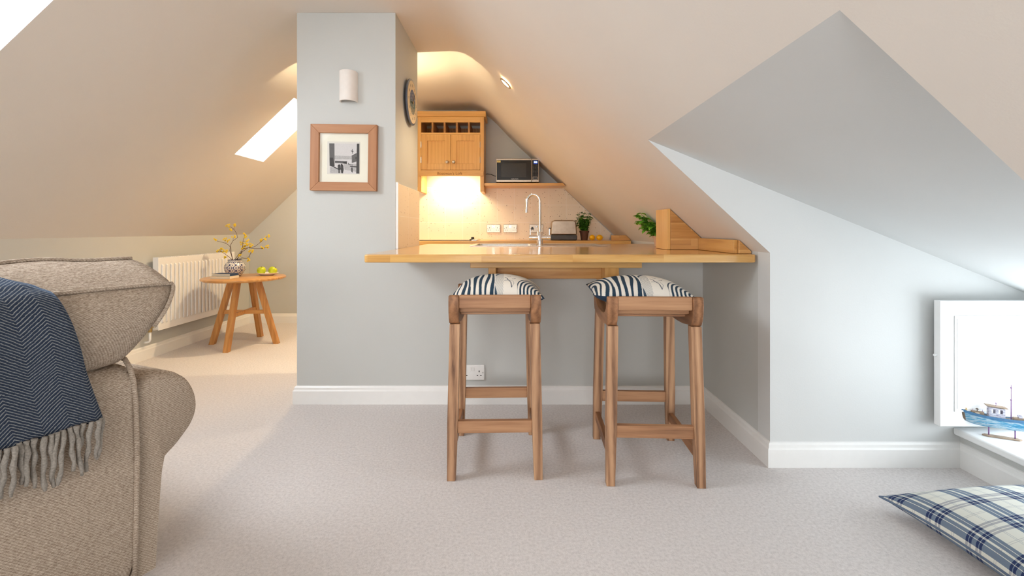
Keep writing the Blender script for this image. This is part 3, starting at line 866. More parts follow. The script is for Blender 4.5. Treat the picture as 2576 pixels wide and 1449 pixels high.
# lemons
def lemon(label, loc, rz):
    bm = NB(); pr = []
    for k in range(17):
        t = k/16; a = PI*t
        r = .028*math.sin(a)**.85; z = .028 - .036*math.cos(a)*.9
        pr.append((max(r, 0), z))
    pr[0] = (0, pr[0][1]-.004); pr[-1] = (0, pr[-1][1]+.005)
    Mx = Matrix.Rotation(rz, 4, 'Z') @ Matrix.Rotation(PI/2, 4, 'Y')
    lathe(bm, [(r, z-.028) for r, z in pr], 24, (0,0,.028), Mx)
    t = thing('lemon', label, 'lemon', loc, 0, 'lemons on the back worktop')
    obj('fruit', bm, M['lemon'], t, smooth=True)
    bm = NB(); lathe(bm, [(0,0),(.003,0),(.002,.004),(0,.005)], 8, (0.036*math.cos(rz),.036*math.sin(rz),.028)); obj('stalk', bm, M['stem'], t)
lemon('bright yellow lemon on the back worktop nearest the brown herb pot', (.772, 4.58, ZB+.0005), 1.2)
lemon('bright yellow lemon on the back worktop farther from the herb pot', (.845, 4.58, ZB+.0005), .2)

# recessed downlight in the slope
dx, dy = -.058, 3.09
dzr = .995
n_in = Vector((-.925-.0, 0, -1)).normalized(); n_in = Vector((-.67,0,-.74)).normalized()
Rm = n_in.to_track_quat('Z', 'Y').to_matrix().to_4x4()
dl = thing('recessed_spotlight', 'small round recessed spotlight glowing in the sloping kitchen ceiling', 'spotlight', (dx-.006, dy, ZR(dzr)+.0-.004), rot=Rm.to_euler())
bm = NB(); lathe(bm, [(.036,-.0),(.048,.0),(.048,.004),(.040,.008),(.034,.004),(.036,-.0)], 32, close=True); obj('bezel', bm, M['steelb'], dl, smooth=True)
bm = NB(); lathe(bm, [(0,.004),(.034,.004),(.034,.0005),(0,.0005)], 28); obj('lamp', bm, M['lamp'], dl)

# wall sconces: half-cylinder uplighters
def sconce(label, loc, rz, on=False):
    t = thing('wall_light', label, 'wall light', loc, rz)
    bm = NB(); w, d, h = .052, .062, .178
    n = 20; out = [(w*math.cos(PI*k/n), -d*math.sin(PI*k/n)**.8) for k in range(n+1)]
    inn = [((w-.006)*math.cos(PI*k/n), -(d-.006)*math.sin(PI*k/n)**.8) for k in range(n+1)]
    prism(bm, out + inn[::-1], 'z', -h/2, h/2)
    obj('shade', bm, M['plaster'], t, smooth=True, angle=40)
    bm = NB(); bx(bm, -.03, .03, -.012, -.001, -.05, .05); obj('back_plate', bm, M['plastic'], t)
    if not on:
        bm = NB(); lathe(bm, [(0,-.02),(.006,-.015),(.007,.0),(.005,.015),(0,.02)], 14, (0,-.03,0)); obj('bulb', bm, M['plastic'], t, smooth=True)
    return t
sconce('white half-round plaster wall light above the picture on the pillar', (-.994, PY0-.001, ZR((578-216)*.00235)), 0)

# clock on the right side of the pillar
ck = thing('wall_clock', 'round wall clock with cream dial on the side of the pillar', 'clock', (PX1+.001, 3.07, ZR(.855)), rot=(0,0,PI/2))
# local frame: x along depth, -y out of wall (+X world), z up
Rx = Matrix.Rotation(PI/2, 4, 'X')
bm = NB(); lathe(bm, [(0,.010),(.142,.010),(.153,.018),(.153,.024),(.148,.026),(0,.026)], 64, (0,0,0), Rx); obj('case', bm, plain('blue_grey_clock_case', lin(96,104,122), .35, var=.1), ck, smooth=True, angle=40)
bm = NB(); lathe(bm, [(.02,0),(.02,.0098)], 16, (0,0,0), Rx); obj('hanging_boss', bm, M['black'], ck)
bm = NB(); lathe(bm, [(0,.0262),(.140,.0262),(.140,.0272),(0,.0272)], 64, (0,0,0), Rx); obj('dial', bm, plain('cream_dial', lin(226,208,176), .5, var=.03), ck)
bm = NB(); gridm(bm, lambda u, v: (.082*v*math.cos(2*PI*u), -.0276, .082*v*math.sin(2*PI*u)), 64, 24, uv=False); pc = obj('dial_picture', bm, M['print'], ck, recalc=False)
def clockpic(co, i):
    x, z = co.x/.082, co.z/.082
    sea = (.16,.24,.24); sky = (.17,.20,.30); land = (.30,.30,.24)
    n = math.sin(x*9+z*5)*math.sin(z*13-x*4)
    c = sky if z > .05 else (sea if z > -.45 else land)
    if abs(x-.18) < .10-.04*z and -.3 < z < .62: c = (.52,.42,.30)
    if n > .72: c = (.5,.5,.48)
    return c
vcol(pc, clockpic)
for k in range(1, 13):
    a = PI/2 - 2*PI*k/12
    text('numeral', str(k), .026, M['black'], ck, (.110*math.cos(a), -.0274, .110*math.sin(a)), rot=(PI/2,0,0), depth=.0003)
def hand(ang, L_, w):
    bm = NB(); Mx = Matrix.Rotation(ang, 4, 'Y')
    prism(bm, [(-w,-.018),(w,-.018),(w*.7,L_*.8),(0,L_),(-w*.7,L_*.8)], 'y', -.0305, -.029, Mx)
    return bm
obj('hour_hand', hand(math.radians(262), .06, .005), M['black'], ck)
obj('minute_hand', hand(math.radians(42), .11, .0035), M['black'], ck)
bm = NB(); lathe(bm, [(0,.0315),(.008,.0315),(.007,.035),(0,.036)], 16, (0,0,0), Rx); obj('hub', bm, M['brass'], ck)

# framed picture
PG = M['glass'].copy(); PG.name = 'picture_glass'; PG.node_tree.nodes['Mix Shader'].inputs[0].default_value = .015
pf = thing('framed_picture', 'square wooden frame holding a small black and white harbour street photograph', 'picture', (-1.018, PY0-.002, ZR(.428)), rot=(0,math.radians(.7),0))
ho, hi = .197, .146
for k, nm in enumerate(('frame_bar',)*4):
    bm = NB(); Mx = Matrix.Rotation(PI/2*k, 4, 'Y')
    prism(bm, [(-ho,ho),(ho,ho),(hi,hi),(-hi,hi)], 'y', -.030, 0, Mx); obj(nm, bm, M['frame'] if k % 2 == 0 else M['framez'], pf, bevel=.002)
bm = NB(); bx(bm, -hi, hi, -.012, -.008, -hi, hi); obj('mount_board', bm, plain('cream_mount', lin(232,230,214), .8, var=.01), pf)
bm = NB(); bx(bm, -.101, .093, -.0135, -.0122, -.096, .097); obj('mount_line', bm, plain('pale_border', lin(214,212,204), .8, var=.01), pf)
px = lambda u: (u-712)/7.63*.00235
pz = lambda v: (733-v)/7.63*.00235
GR = {k: plain('photo_grey_%d' % k, (v, v*.98, v*.97, 1), .7, var=.22 if k < 5 else .05, nscale=320) for k, v in {1:.035, 2:.11, 3:.3, 4:.42, 5:.60}.items()}
ph = None
def layer(shapes, g, d, name):
    global ph
    bm = NB()
    for pts in shapes:
        prism(bm, [(px(u), pz(v)) for u, v in pts], 'y', d-.0002, d)
    o_ = obj(name, bm, GR[g], ph or pf)
    if not ph: ph = o_
layer([[(420,455),(1000,455),(1008,1032),(432,1032)]], 5, -.0136, 'photograph')
layer([[(525,690),(955,700),(955,760),(525,765)], [(440,900),(585,950),(620,1030),(440,1030)], [(700,840),(950,850),(950,1000),(720,960)]], 4, -.0139, 'printed_tones')
layer([[(420,455),(520,455),(528,890),(432,890)], [(535,790),(768,800),(760,845),(535,832)], [(860,690),(950,640),(950,800),(860,830)], [(600,960),(640,960),(640,1030),(600,1030)]], 2, -.0142, 'printed_buildings')
layer([[(430,735),(495,730),(530,900),(440,890)], [(955,455),(1000,455),(1008,1032),(948,1032)], [(590,880),(615,860),(640,880),(650,960),(590,965)], [(645,870),(670,855),(695,880),(705,960),(690,1030),(660,1030),(650,960)], [(848,930),(868,915),(880,940),(878,1020),(855,1000)], [(440,870),(590,935),(585,955),(440,885)], [(840,590),(895,600),(885,612),(845,605)], [(864,560),(872,560),(874,650),(864,650)], [(690,815),(765,800),(765,850),(700,840)], [(820,885),(950,890),(950,915),(830,905)], [(925,715),(950,710),(950,755),(925,750)], [(604,862),(622,858),(634,868),(628,884),(608,884)], [(648,852),(668,846),(682,858),(676,876),(652,874)], [(856,905),(866,898),(876,906),(870,918),(858,916)], [(855,690),(945,640),(948,648),(860,700)], [(800,850),(885,868),(885,876),(800,862)], [(790,830),(800,826),(804,862),(792,860)], [(535,800),(765,812),(765,818),(535,808)], [(535,826),(765,836),(765,842),(535,834)]], 1, -.0145, 'printed_figures')
bm = NB(); bx(bm, -hi+.001, hi-.001, -.0205, -.0185, -hi+.001, hi-.001); obj('glazing', bm, PG, pf)

# ------------------------------------------------------------------ bar stools
def make_stool(label):
    t = thing('bar_stool', label, 'stool', (0,0,0), 0, 'wooden saddle stools at the breakfast bar')
    def cz(y):      # concave seat line
        return .705 + .061*min(1, (abs(y)/.19))**2.6
    hw = .193; th = .043
    for s in (-1, 1):
        ys_ = [-.215+.43*k/20 for k in range(21)]
        topl = [(-.215,.766),(-.190,.766),(-.184,.742),(-.168,.716),(-.138,.694),(-.09,.681),(-.03,.676),(.03,.676),(.09,.681),(.138,.694),(.168,.716),(.184,.742),(.190,.766),(.215,.766)]
        bot = [(.220,.735),(.217,.70),(.207,.668),(.192,.646),(.14,.642),(.08,.634),(0,.632),(-.08,.634),(-.14,.642),(-.192,.646),(-.207,.668),(-.217,.70),(-.220,.735)]
        bm = NB(); x0 = s*hw; x1 = s*(hw-th)
        prism(bm, topl+bot, 'x', min(x0,x1), max(x0,x1)); obj('seat_side', bm, M['acay'], t, bevel=.004)
    for s in (-1, 1):
        bm = NB(); y0, y1 = sorted((s*.212, s*.184))
        bx(bm, -hw+th, hw-th, y0, y1, .712, .766); obj('seat_rail', bm, M['aca'], t, bevel=.004)
    for y, z in ((-.152,.686),(-.105,.668),(-.053,.660),(0,.658),(.053,.660),(.105,.668),(.152,.686)):
        bm = NB(); Mx = Matrix.Translation((0,y,z)) @ Matrix.Rotation(math.atan((y)*1.9), 4, 'X')
        bx(bm, -hw+th, hw-th, -.022, .022, 0, .018, Mx); obj('seat_slat', bm, M['aca'], t, bevel=.003)
    def legp(sx, sy, z):
        k = 1-z/.645
        return (sx*(.168+.013*k), sy*(.182+.026*k))
    for sx in (-1, 1):
        for sy in (-1, 1):
            bm = NB()
            rings = []
            for z, w in ((0,.0175),(.12,.0195),(.24,.0215),(.55,.0215),(.645,.0215)):
                cx, cy = legp(sx, sy, z)
                rings.append([bm.verts.new((cx+a*w, cy+b*w, z)) for a, b in ((-1,-1),(1,-1),(1,1),(-1,1))])
            for a, b in zip(rings, rings[1:]):
                for k in range(4): bm.faces.new([a[k], a[(k+1)%4], b[(k+1)%4], b[k]])
            bm.faces.new(rings[0][::-1]); bm.faces.new(rings[-1])
            obj('leg', bm, M['acaz'], t, bevel=.0025)
    for sy in (-1, 1):
        cx, cy = legp(1, sy, .22)
        bm = NB(); bx(bm, -cx+.0215, cx-.0215, cy-.012, cy+.012, .192, .242); obj('stretcher', bm, M['aca'], t, bevel=.002)
    for sx in (-1, 1):
        cx, cy = legp(sx, 1, .12)
        bm = NB(); bx(bm, cx-.011, cx+.011, -cy+.0205, cy-.0205, .10, .142); obj('stretcher', bm, M['acay'], t, bevel=.002)
    return t
st1 = make_stool('acacia wood bar stool squarely facing the counter in front of the socket')
st1.location = (-.090, 2.118, 0); st1.rotation_euler = (0,0,math.radians(1.5))
st2 = dup(st1, 'acacia wood bar stool beside the alcove wall, nearer the dormer', (.578, 2.068, 0), math.radians(-2.5), 'wooden saddle stools at the breakfast bar')

def pillow_pt(u, v, w, d, t, side, pinch=.10, sag=None, ex=.42):
    a, b = 2*u-1, 2*v-1
    ea = (1-a*a); eb = (1-b*b)
    x = a*w/2*(1-pinch*(1-abs(b)**2.2)*abs(a)**3*.6) ; y = b*d/2*(1-pinch*(1-abs(a)**2.2)*abs(b)**3*.6)
    h = t/2*(max(0, ea)**ex)*(max(0, eb)**ex)
    z = side*h
    if sag: z += sag(x, y)
    return (x, y, z)
def cushion_col(co, w, d):
    u = co.x/w + .5; v = co.y/d + .5
    W = (.80,.77,.70); N = (.022,.05,.085); G = (.12,.17,.22)
    if u < .47:
        uu = u + .22*(v-.15)**2*(.9-u*2.6) + .010*math.sin(v*9+u*20)
        ph_ = uu*20 + .5*math.sin(uu*11)
        fr = ph_ - math.floor(ph_)
        wd = .34 + .32*math.sin(uu*23+.6+v*2)**2
        merge = (.20 < uu < .235 and v > .12)
        return N if fr < wd and not merge else W
    if u < .56:
        uu = u + .06*math.sin(v*7)
        ph_ = uu*90; fr = ph_-math.floor(ph_)
        if .485 < uu < .51: return N if fr < .8 else G
        return G if fr < .3 else W
    if u < .71:
        # flying gulls
        def sd(pl):
            best = 9
            for (ax, ay), (bx_, by_) in zip(pl, pl[1:]):
                dx_, dy_ = bx_-ax, by_-ay
                t = max(0, min(1, ((u-ax)*dx_+(v-ay)*dy_)/(dx_*dx_+dy_*dy_)))
                best = min(best, math.hypot(u-ax-dx_*t, (v-ay-dy_*t)))
            return best
        if sd([(.575,.305),(.600,.27),(.608,.235),(.640,.175),(.650,.09)]) < .0045: return N
        if sd([(.572,.205),(.60,.215),(.645,.222)]) < .0035: return G
        if sd([(.66,.225),(.675,.16),(.652,.09)]) < .002: return G
        if sd([(.655,.275),(.678,.29),(.690,.312)]) < .0035: return N
        if sd([(.60,.36),(.625,.345),(.64,.362)]) < .003: return N
        return W
    uu = math.hypot((u-1.02)*1.0, (v-.05)*.75)
    ph_ = uu*26; fr = ph_-math.floor(ph_)
    if uu < .06: return N
    if .0 < uu < .32 and fr < .50: return N
    return W
def stool_cushion(label, loc, rz, w, d, t, sagf, tiltx=0):
    th_ = thing('seat_cushion', label, 'cushion', loc, rot=(0, tiltx, rz), group='navy and white stool cushions')
    bm = NB(); gridm(bm, lambda u, v: pillow_pt(u, v, w, d, t, 1, sag=sagf, ex=.55), 300, 200, uv=False)
    c = obj('printed_cover', bm, M['print'], th_, smooth=True, recalc=True)
    def aa(co, i):
        q_ = [cushion_col(co + Vector((a*w/900, b*d/600, 0)), w, d) for a, b in ((-.5,-.5),(.5,-.5),(-.5,.5),(.5,.5))]
        return tuple(sum(x)/4 for x in zip(*q_))
    vcol(c, aa)
    bm = NB(); gridm(bm, lambda u, v: pillow_pt(u, v, w, d, t*.75, -1, sag=sagf, ex=.45), 40, 40, uv=False)
    obj('plain_underside', bm, M['navy'], th_, smooth=True)
    return th_
sg = lambda x, y: .018*abs(x/.2)**2*0 - .0*y
stool_cushion('navy wave and seagull print cushion on the left bar stool', (-.076, 2.125, .757), math.radians(0), .405, .37, .155, lambda x, y: -.004*(abs(x)/.2)**3 - (.006 if x > 0 else 0)*(x/.2)**2)
stool_cushion('navy wave and seagull print cushion on the right bar stool, navy corner sticking out', (.562, 2.08, .755), math.radians(-4), .45, .37, .155, lambda x, y: (.010 if x < 0 else -.014)*(abs(x)/.2)**2)

# ------------------------------------------------------------------ left area
# radiator
RY0, RY1, RZ0, RZ1 = 3.70, 4.70, .222, .812
rd_ = thing('radiator', 'long white ribbed panel radiator fixed to the low left wall', 'radiator', (0,0,0))
bm = NB()
pr = []
nf = 20; pitch = (RY1-RY0-.04)/nf
bx(bm, -2.895, -2.885, RY0, RY1, RZ0, RZ1)
for k in range(nf):
    a = RY0+.02+k*pitch
    prism(bm, [(-2.885, RZ0+.05),(-2.873, RZ0+.065),(-2.873, RZ1-.065),(-2.885, RZ1-.05)], 'y', a+.006, a+pitch*.50)
obj('ribbed_panel', bm, M['white'], rd_, bevel=.004)
bm = NB(); bx(bm, -2.930, -2.922, RY0, RY1, RZ0, RZ1-.01); obj('rear_panel', bm, M['white'], rd_)
for y in (RY0-.003, RY1-.003):
    bm = NB(); bx(bm, -2.932, -2.886, y, y+.006, RZ0+.01, RZ1+.004); obj('end_cap', bm, M['white'], rd_, bevel=.002)
bm = NB()
for k in range(40): bx(bm, -2.931, -2.886, RY0+.01+k*.0247, RY0+.017+k*.0247, RZ1-.006, RZ1+.003)
bx(bm, -2.931, -2.925, RY0, RY1, RZ1-.008, RZ1+.003)
obj('top_grille', bm, M['white'], rd_)
for y, s in ((RY0, -1), (RY1, 1)):
    bm = NB(); tube(bm, [(-2.915,y,RZ0+.04),(-2.915,y+s*.05,RZ0+.04)], .010, 12); tube(bm, [(-2.915,y+s*.05,RZ0+.065),(-2.915,y+s*.05,RZ0-.0)], .014, 12); v_ = obj('valve', bm, M['brass'], rd_, smooth=True, angle=40)
    bm = NB(); tube(bm, [(-2.915,y+s*.05,RZ0),(-2.915,y+s*.05,RZ0-.06),(-2.92,y+s*.05,RZ0-.075),(-2.94,y+s*.05,RZ0-.082),(-2.960,y+s*.05,RZ0-.083)], .0085, 12); obj('pipe', bm, M['white'], rd_, smooth=True)
for y in (RY0+.2, RY1-.2):
    bm = NB(); bx(bm, -2.968, -2.931, y-.015, y+.015, RZ0+.05, RZ1-.06); obj('bracket', bm, M['white'], rd_)

# side table
TX, TYY, TZ = -2.465, 4.165, .612
tb = thing('side_table', 'round oak side table on four splayed legs with crossed stretchers', 'table', (TX, TYY, 0), math.radians(3))
bm = NB(); lathe(bm, [(0,TZ-.024),(.325,TZ-.024),(.338,TZ-.016),(.340,TZ-.010),(.338,TZ-.003),(.333,TZ),(0,TZ)], 72)
M['tbltop'] = wood('table_oak_staves', lin(222,170,106), lin(202,148,86), lin(170,116,62), 'x', .3, .3, stave=(2.0,.07,'xy'))
obj('tabletop', bm, M['tbltop'], tb, smooth=True, angle=40)
for k in range(4):
    a = PI/2*k
    Rz = Matrix.Rotation(a, 4, 'Z')
    bm = NB(); p0, p1 = (.285,0), (.115,TZ-.024)
    rings = []
    for r, z in ((p0[0],0),(p1[0],p1[1])):
        rings.append([bm.verts.new(Rz @ Vector((r+i, j, z))) for i, j in ((-.023,-.022),(.023,-.022),(.023,.022),(-.023,.022))])
    for i in range(4): bm.faces.new([rings[0][i], rings[0][(i+1)%4], rings[1][(i+1)%4], rings[1][i]])
    bm.faces.new(rings[0][::-1]); bm.faces.new(rings[1])
    obj('leg', bm, M['tblz'], tb, bevel=.003)
rl = .285-.17*(.29/.588)
bm = NB(); bx(bm, -rl+.01, rl-.01, -.011, .011, .275, .310); obj('stretcher', bm, M['tbl'], tb, bevel=.002)
bm = NB(); bx(bm, -.011, .011, .0115, rl-.01, .275, .310); obj('stretcher', bm, M['tbl'], tb, bevel=.002)
bm = NB(); bx(bm, -.011, .011, -rl+.01, -.0115, .275, .310); obj('stretcher', bm, M['tbl'], tb, bevel=.002)
bm = NB(); bx(bm, -.14, .14, -.02, .02, TZ-.045, TZ-.025); obj('brace', bm, M['tbl'], tb)

# vase with branches
VX, VY = -2.60, 4.24
vs_ = thing('vase', 'round white vase with dark blue scroll pattern on side table', 'vase', (VX, VY, TZ+.001))
bm = NB()
pr = [(0,0),(.048,0),(.052,.004),(.068,.025),(.082,.05),(.087,.075),(.083,.100),(.070,.120),(.058,.130),(.055,.138),(.058,.148),(.060,.150),(.054,.150),(.050,.140),(.06,.12),(.075,.08),(.06,.03),(0,.012)]
def resam(pr, n):
    out = []
    L_ = [0]
    for a, b in zip(pr, pr[1:]): L_.append(L_[-1]+math.hypot(a[0]-b[0], a[1]-b[1]))
    for k in range(n+1):
        s = L_[-1]*k/n
        for i in range(len(pr)-1):
            if L_[i] <= s <= L_[i+1]+1e-9:
                t = (s-L_[i])/max(1e-9, L_[i+1]-L_[i]); out.append((pr[i][0]+(pr[i+1][0]-pr[i][0])*t, pr[i][1]+(pr[i+1][1]-pr[i][1])*t)); break
    out[0] = pr[0]; out[-1] = pr[-1]
    return out
lathe(bm, resam(pr, 110), 160)
vb = obj('vase_body', bm, M['glaze'], vs_, smooth=True)
def vasec(co, i):
    a = math.atan2(co.y, co.x); z = co.z
    W = (.78,.77,.73); B = (.018,.035,.16)
    if z > .149: return B if .149 < z else W
    if z > .128: return B if math.sin(a*22) * math.sin(z*420) > .35 else W
    if .122 < z < .126 or z < .006: return B
    u = a*5/PI; vv = z/.052
    p = abs(u - math.floor(u) - .5)*2; q_ = abs(vv - math.floor(vv) - .5)*2
    r = math.hypot(p-.0, q_-.1)
    rr = math.hypot(p-1, q_-1)
    k = math.sin(r*10.5 + math.sin(a*10)*.8) + .5*math.sin(rr*9)
    return B if k > .42 else W
vcol(vb, vasec)
ks = .000904
def bpt(cx, cy, dep=0): return ((cx-375)*ks*1.0, dep, .148 + (435-cy)*ks)
branches = [
 ([(350,430),(340,385),(325,340),(335,280),(360,240),(410,205),(398,160),(375,120),(345,98),(318,92)], -.02, [(315,90),(380,85),(345,130),(370,205)], 'tallest', 'yellow blossom branch reaching highest out of the vase'),
 ([(352,430),(335,360),(330,310),(305,285),(270,265),(220,252),(180,245),(165,235)], .03, [(165,235),(255,230),(290,245)], 'l', 'yellow blossom branch reaching farthest left out of the vase'),
 ([(345,432),(315,400),(290,375),(262,350),(240,345)], -.05, [(265,325),(240,350),(290,345),(322,350),(297,410)], 'll', 'short yellow blossom branch low on the left of the vase'),
 ([(400,430),(425,385),(445,350),(455,300),(458,245),(475,190)], .0, [(475,180),(490,205),(500,245),(450,270),(500,280),(480,300),(465,325)], 'm', 'yellow blossom branch rising from the middle of the vase'),
 ([(380,425),(430,360),(470,320),(530,308),(590,300),(640,265),(690,225),(730,198)], -.04, [(545,285),(660,240),(705,225),(728,198)], 'r', 'yellow blossom branch reaching farthest right out of the vase'),
 ([(395,430),(450,350),(500,312),(560,320),(620,322),(680,308)], .05, [(640,320),(682,305),(520,300)], 'r2', 'yellow blossom branch running just below the farthest right one'),
 ([(410,430),(455,415),(510,420),(545,395),(562,372),(590,350)], -.06, [(460,390),(570,350),(547,435),(590,348)], 'r3', 'low yellow blossom branch bending over the right of the vase rim'),
]
def blossom_mesh(seed):
    rd = random.Random(seed); bm = NB()
    for k in range(5):
        c = Vector((rd.uniform(-.016,.016), rd.uniform(-.012,.012), rd.uniform(-.012,.012)))
        for p in range(5):
            a = 2*PI*p/5 + rd.uniform(0,.5); tl = rd.uniform(-.4,.8)
            d = Vector((math.cos(a), math.sin(a)*.8, tl+.3)).normalized()
            s = d.cross(Vector((0,0,1))).normalized(); u = s.cross(d)
            L_, W_ = .011, .0055
            b = [c, c+d*L_*.5+s*W_+u*.002, c+d*L_+u*.004, c+d*L_*.5-s*W_+u*.002]
            top = [q_+u*.0018 for q_ in b]
            V_ = [bm.verts.new(x) for x in b]; T_ = [bm.verts.new(x) for x in top]
            bm.faces.new(V_[::-1]); bm.faces.new(T_)
            for i in range(4): bm.faces.new([V_[i], V_[(i+1)%4], T_[(i+1)%4], T_[i]])
        bmesh.ops.create_icosphere(bm, subdivisions=1, radius=.0055, matrix=Matrix.Translation(c))
    return bm
bproto = [None]*4
for bi, (pl, dep, cl, _, lab) in enumerate(branches):
    t = thing('blossom_branch', lab, 'branch', (VX, VY, TZ+.001), 0, 'blossom branches in the blue and white vase')
    bm = NB(); n = len(pl)
    pts = [Vector((0.0+.3*(bpt(*pl[0])[0]), 0, .03))] + [Vector(bpt(x, y, dep*(i/(n-1))**1.3)) for i, (x, y) in enumerate(pl)]
    tube(bm, pts, [.0024]*2+[max(.0012, .0022-.0012*i/n) for i in range(n-1)], 7)
    for c_ in cl:
        e = Vector(bpt(c_[0], c_[1], dep*.8)); q_ = min(pts[2:], key=lambda p: (p-e).length)
        if (e-q_).length > .004: tube(bm, [q_, q_.lerp(e, .5)+Vector((0,0,-.003)), e], .001, 5)
    obj('twig', bm, M['stem'], t, smooth=True)
    for ci, c_ in enumerate(cl):
        k = (bi*3+ci) % 4
        if bproto[k] is None:
            o_ = obj('blossom', blossom_mesh(k+11), M['blossom'], t)
            bproto[k] = o_
        else:
            o_ = bproto[k].copy(); COL.objects.link(o_); o_.parent = t
        o_.location = bpt(c_[0], c_[1], dep*.8); o_.rotation_euler = (0, 0, ci*1.3)

# books, dish, apples
def book(label, loc, rz, w, d, h, cov):
    t = thing('book', label, 'book', loc, rz, 'books stacked on the side table')
    bm = NB()
    bx(bm, -w/2, w/2, -d/2, d/2, 0, .0025); bx(bm, -w/2, w/2, -d/2, d/2, h-.0025, h); bx(bm, w/2-.003, w/2, -d/2, d/2, .0025, h-.0025)
    obj('cover', bm, cov, t, bevel=.0008)
    bm = NB(); bx(bm, -w/2+.004, w/2-.0035, -d/2+.004, d/2-.004, .0028, h-.0028); obj('pages', bm, M['page'], t)
book('cream covered book at the bottom of the stack on the side table', (-2.562, 4.03, TZ+.001), math.radians(-4), .185, .12, .021, M['cream'])
book('slim navy blue book lying on top of the cream one', (-2.560, 4.035, TZ+.0232), math.radians(-2), .165, .11, .020, M['bluebook'])
DXc, DYc = -2.335, 4.30
ds = thing('dish', 'shallow oval white dish holding two apples on the side table', 'dish', (DXc, DYc, TZ+.001))
bm = NB(); lathe(bm, [(0,0),(.055,0),(.06,.003),(.085,.014),(.104,.022),(.105,.025),(.10,.024),(.08,.017),(.055,.007),(0,.006)], 48, (0,0,0), Matrix.Diagonal((1.0,.72,1,1)))
obj('dish_body', bm, M['ceramic'], ds, smooth=True)
def apple(label, loc, rot):
    t = thing('apple', label, 'apple', loc, rot=(0,0,0), group='green apples on the white dish')
    pr = [(0,.012),(.008,.006),(.018,.002),(.028,.008),(.037,.025),(.039,.040),(.035,.055),(.025,.066),(.014,.069),(.006,.064),(0,.058)]
    Mx = Matrix.Translation((0,0,.034)) @ Matrix.Rotation(rot[0],4,'X') @ Matrix.Rotation(rot[1],4,'Y') @ Matrix.Translation((0,0,-.034))
    bm = NB(); lathe(bm, resam(pr, 24), 32, (0,0,0), Mx); obj('fruit', bm, M['apple'], t, smooth=True)
    bm = NB(); tube(bm, [Mx @ Vector(p) for p in ((0,0,.058),(.001,0,.068),(.004,0,.080))], .0014, 6); obj('stalk', bm, M['stem'], t)
apple('green apple on the left side of the white dish', (DXc-.050, DYc-.003, TZ+.0085), (.2, .0))
apple('green apple on the right side of the white dish', (DXc+.053, DYc+.002, TZ+.0085), (-.35, .5))

# ------------------------------------------------------------------ sofa
ANG = math.atan2(.92, .39)
SO = (-1.087, 1.30, 0)
so = thing('sofa', 'beige woven fabric sofa with scroll arm seen from behind', 'sofa', SO, ANG)
# local: x along the back (to the far end), +y towards the seat, z up
def softslab(name, fn, nu, nv, parent, mat=None):
    bm = NB(); gridm(bm, fn, nu, nv, closeu=True, uv=False)
    return bm
# back: rounded-top slab
bp = []
n = 10
prof_b = [(.03,.04)] + [(0,.10),(-.010,.35),(-.006,.55)] + [(.0+.05-.056*math.cos(PI/2*k/n*1.0), .60+.060*math.sin(PI/2*k/n)) for k in range(1, n+1)] + [(.12,.665),(.17,.655),(.20,.62),(.205,.5),(.205,.04)]
bm = NB(); Lb = -2.05
nx = 26
def backpt(i, p):
    t_ = i/nx; x = Lb*(1-t_)
    e = min(1, (1-t_)*nx/2.0)
    y, z = p
    return Vector((x, y, z - (.012 if i == nx else .0)))
rg = [[bm.verts.new(backpt(i, p)) for p in prof_b] for i in range(nx+1)]
for a, b in zip(rg, rg[1:]):
    for k in range(len(prof_b)): bm.faces.new([a[k], a[(k+1) % len(prof_b)], b[(k+1) % len(prof_b)], b[k]])
bm.faces.new(rg[0]); bm.faces.new(rg[-1][::-1])
obj('sofa_back', bm, M['sofa'], so, smooth=True, angle=50)
# piping up the corner
bm = NB()
tube(bm, [(0.004, .0-.002, .04),(0.004,-.008,.2),(0.004,-.013,.4),(.002,-.010,.55),(0,-.002,.615),(-.002,.012,.648),(0,.04,.668),(0,.1,.674),(0,.17,.664)], .0065, 10)
obj('piping', bm, M['sofa'], so, smooth=True)
# scroll arm
prof_a = [(.006,.04),(.006,.30),(.006,.56),(.018,.598),(.045,.612),(.085,.610),(.125,.597),(.158,.566),(.178,.520),(.182,.470),(.167,.428),(.142,.398),(.115,.372),(.092,.355),(.078,.335),(.072,.28),(.064,.15),(.058,.04)]
def catc(P, n):
    out = []; L_ = len(P)
    for i in range(L_):
        p0, p1, p2, p3 = [Vector(P[(i+k-1) % L_]) for k in range(4)]
        if p1.y < .05 or p2.y < .05: out.append((p1.x, p1.y)); continue
        for j in range(n):
            t = j/n; q_ = .5*((2*p1)+(-p0+p2)*t+(2*p0-5*p1+4*p2-p3)*t*t+(-p0+3*p1-3*p2+p3)*t*t*t); out.append((q_.x, q_.y))
    return out
prof_a = catc(prof_a, 4)
bm = NB()
ny = 18
rg = []
cxa, cza = .09, .45
for j in range(ny+1):
    t_ = j/ny
    y = .0 + .95*t_
    k = (.84,.93,.975,1.0)[min(3, j)]
    y = (0.0,.006,.018,.04)[j] if j < 4 else .04+.91*(j-3)/(ny-3)
    rg.append([bm.verts.new((cxa+(x-cxa)*k if z > .34 else x, y, cza+(z-cza)*k if z > .34 else z)) for x, z in prof_a])
na = len(prof_a)
for a, b in zip(rg, rg[1:]):
    for k in range(na): bm.faces.new([a[k], a[(k+1) % na], b[(k+1) % na], b[k]])
bm.faces.new(rg[0]); bm.faces.new(rg[-1][::-1])
obj('sofa_arm', bm, M['sofa'], so, smooth=True, angle=60)
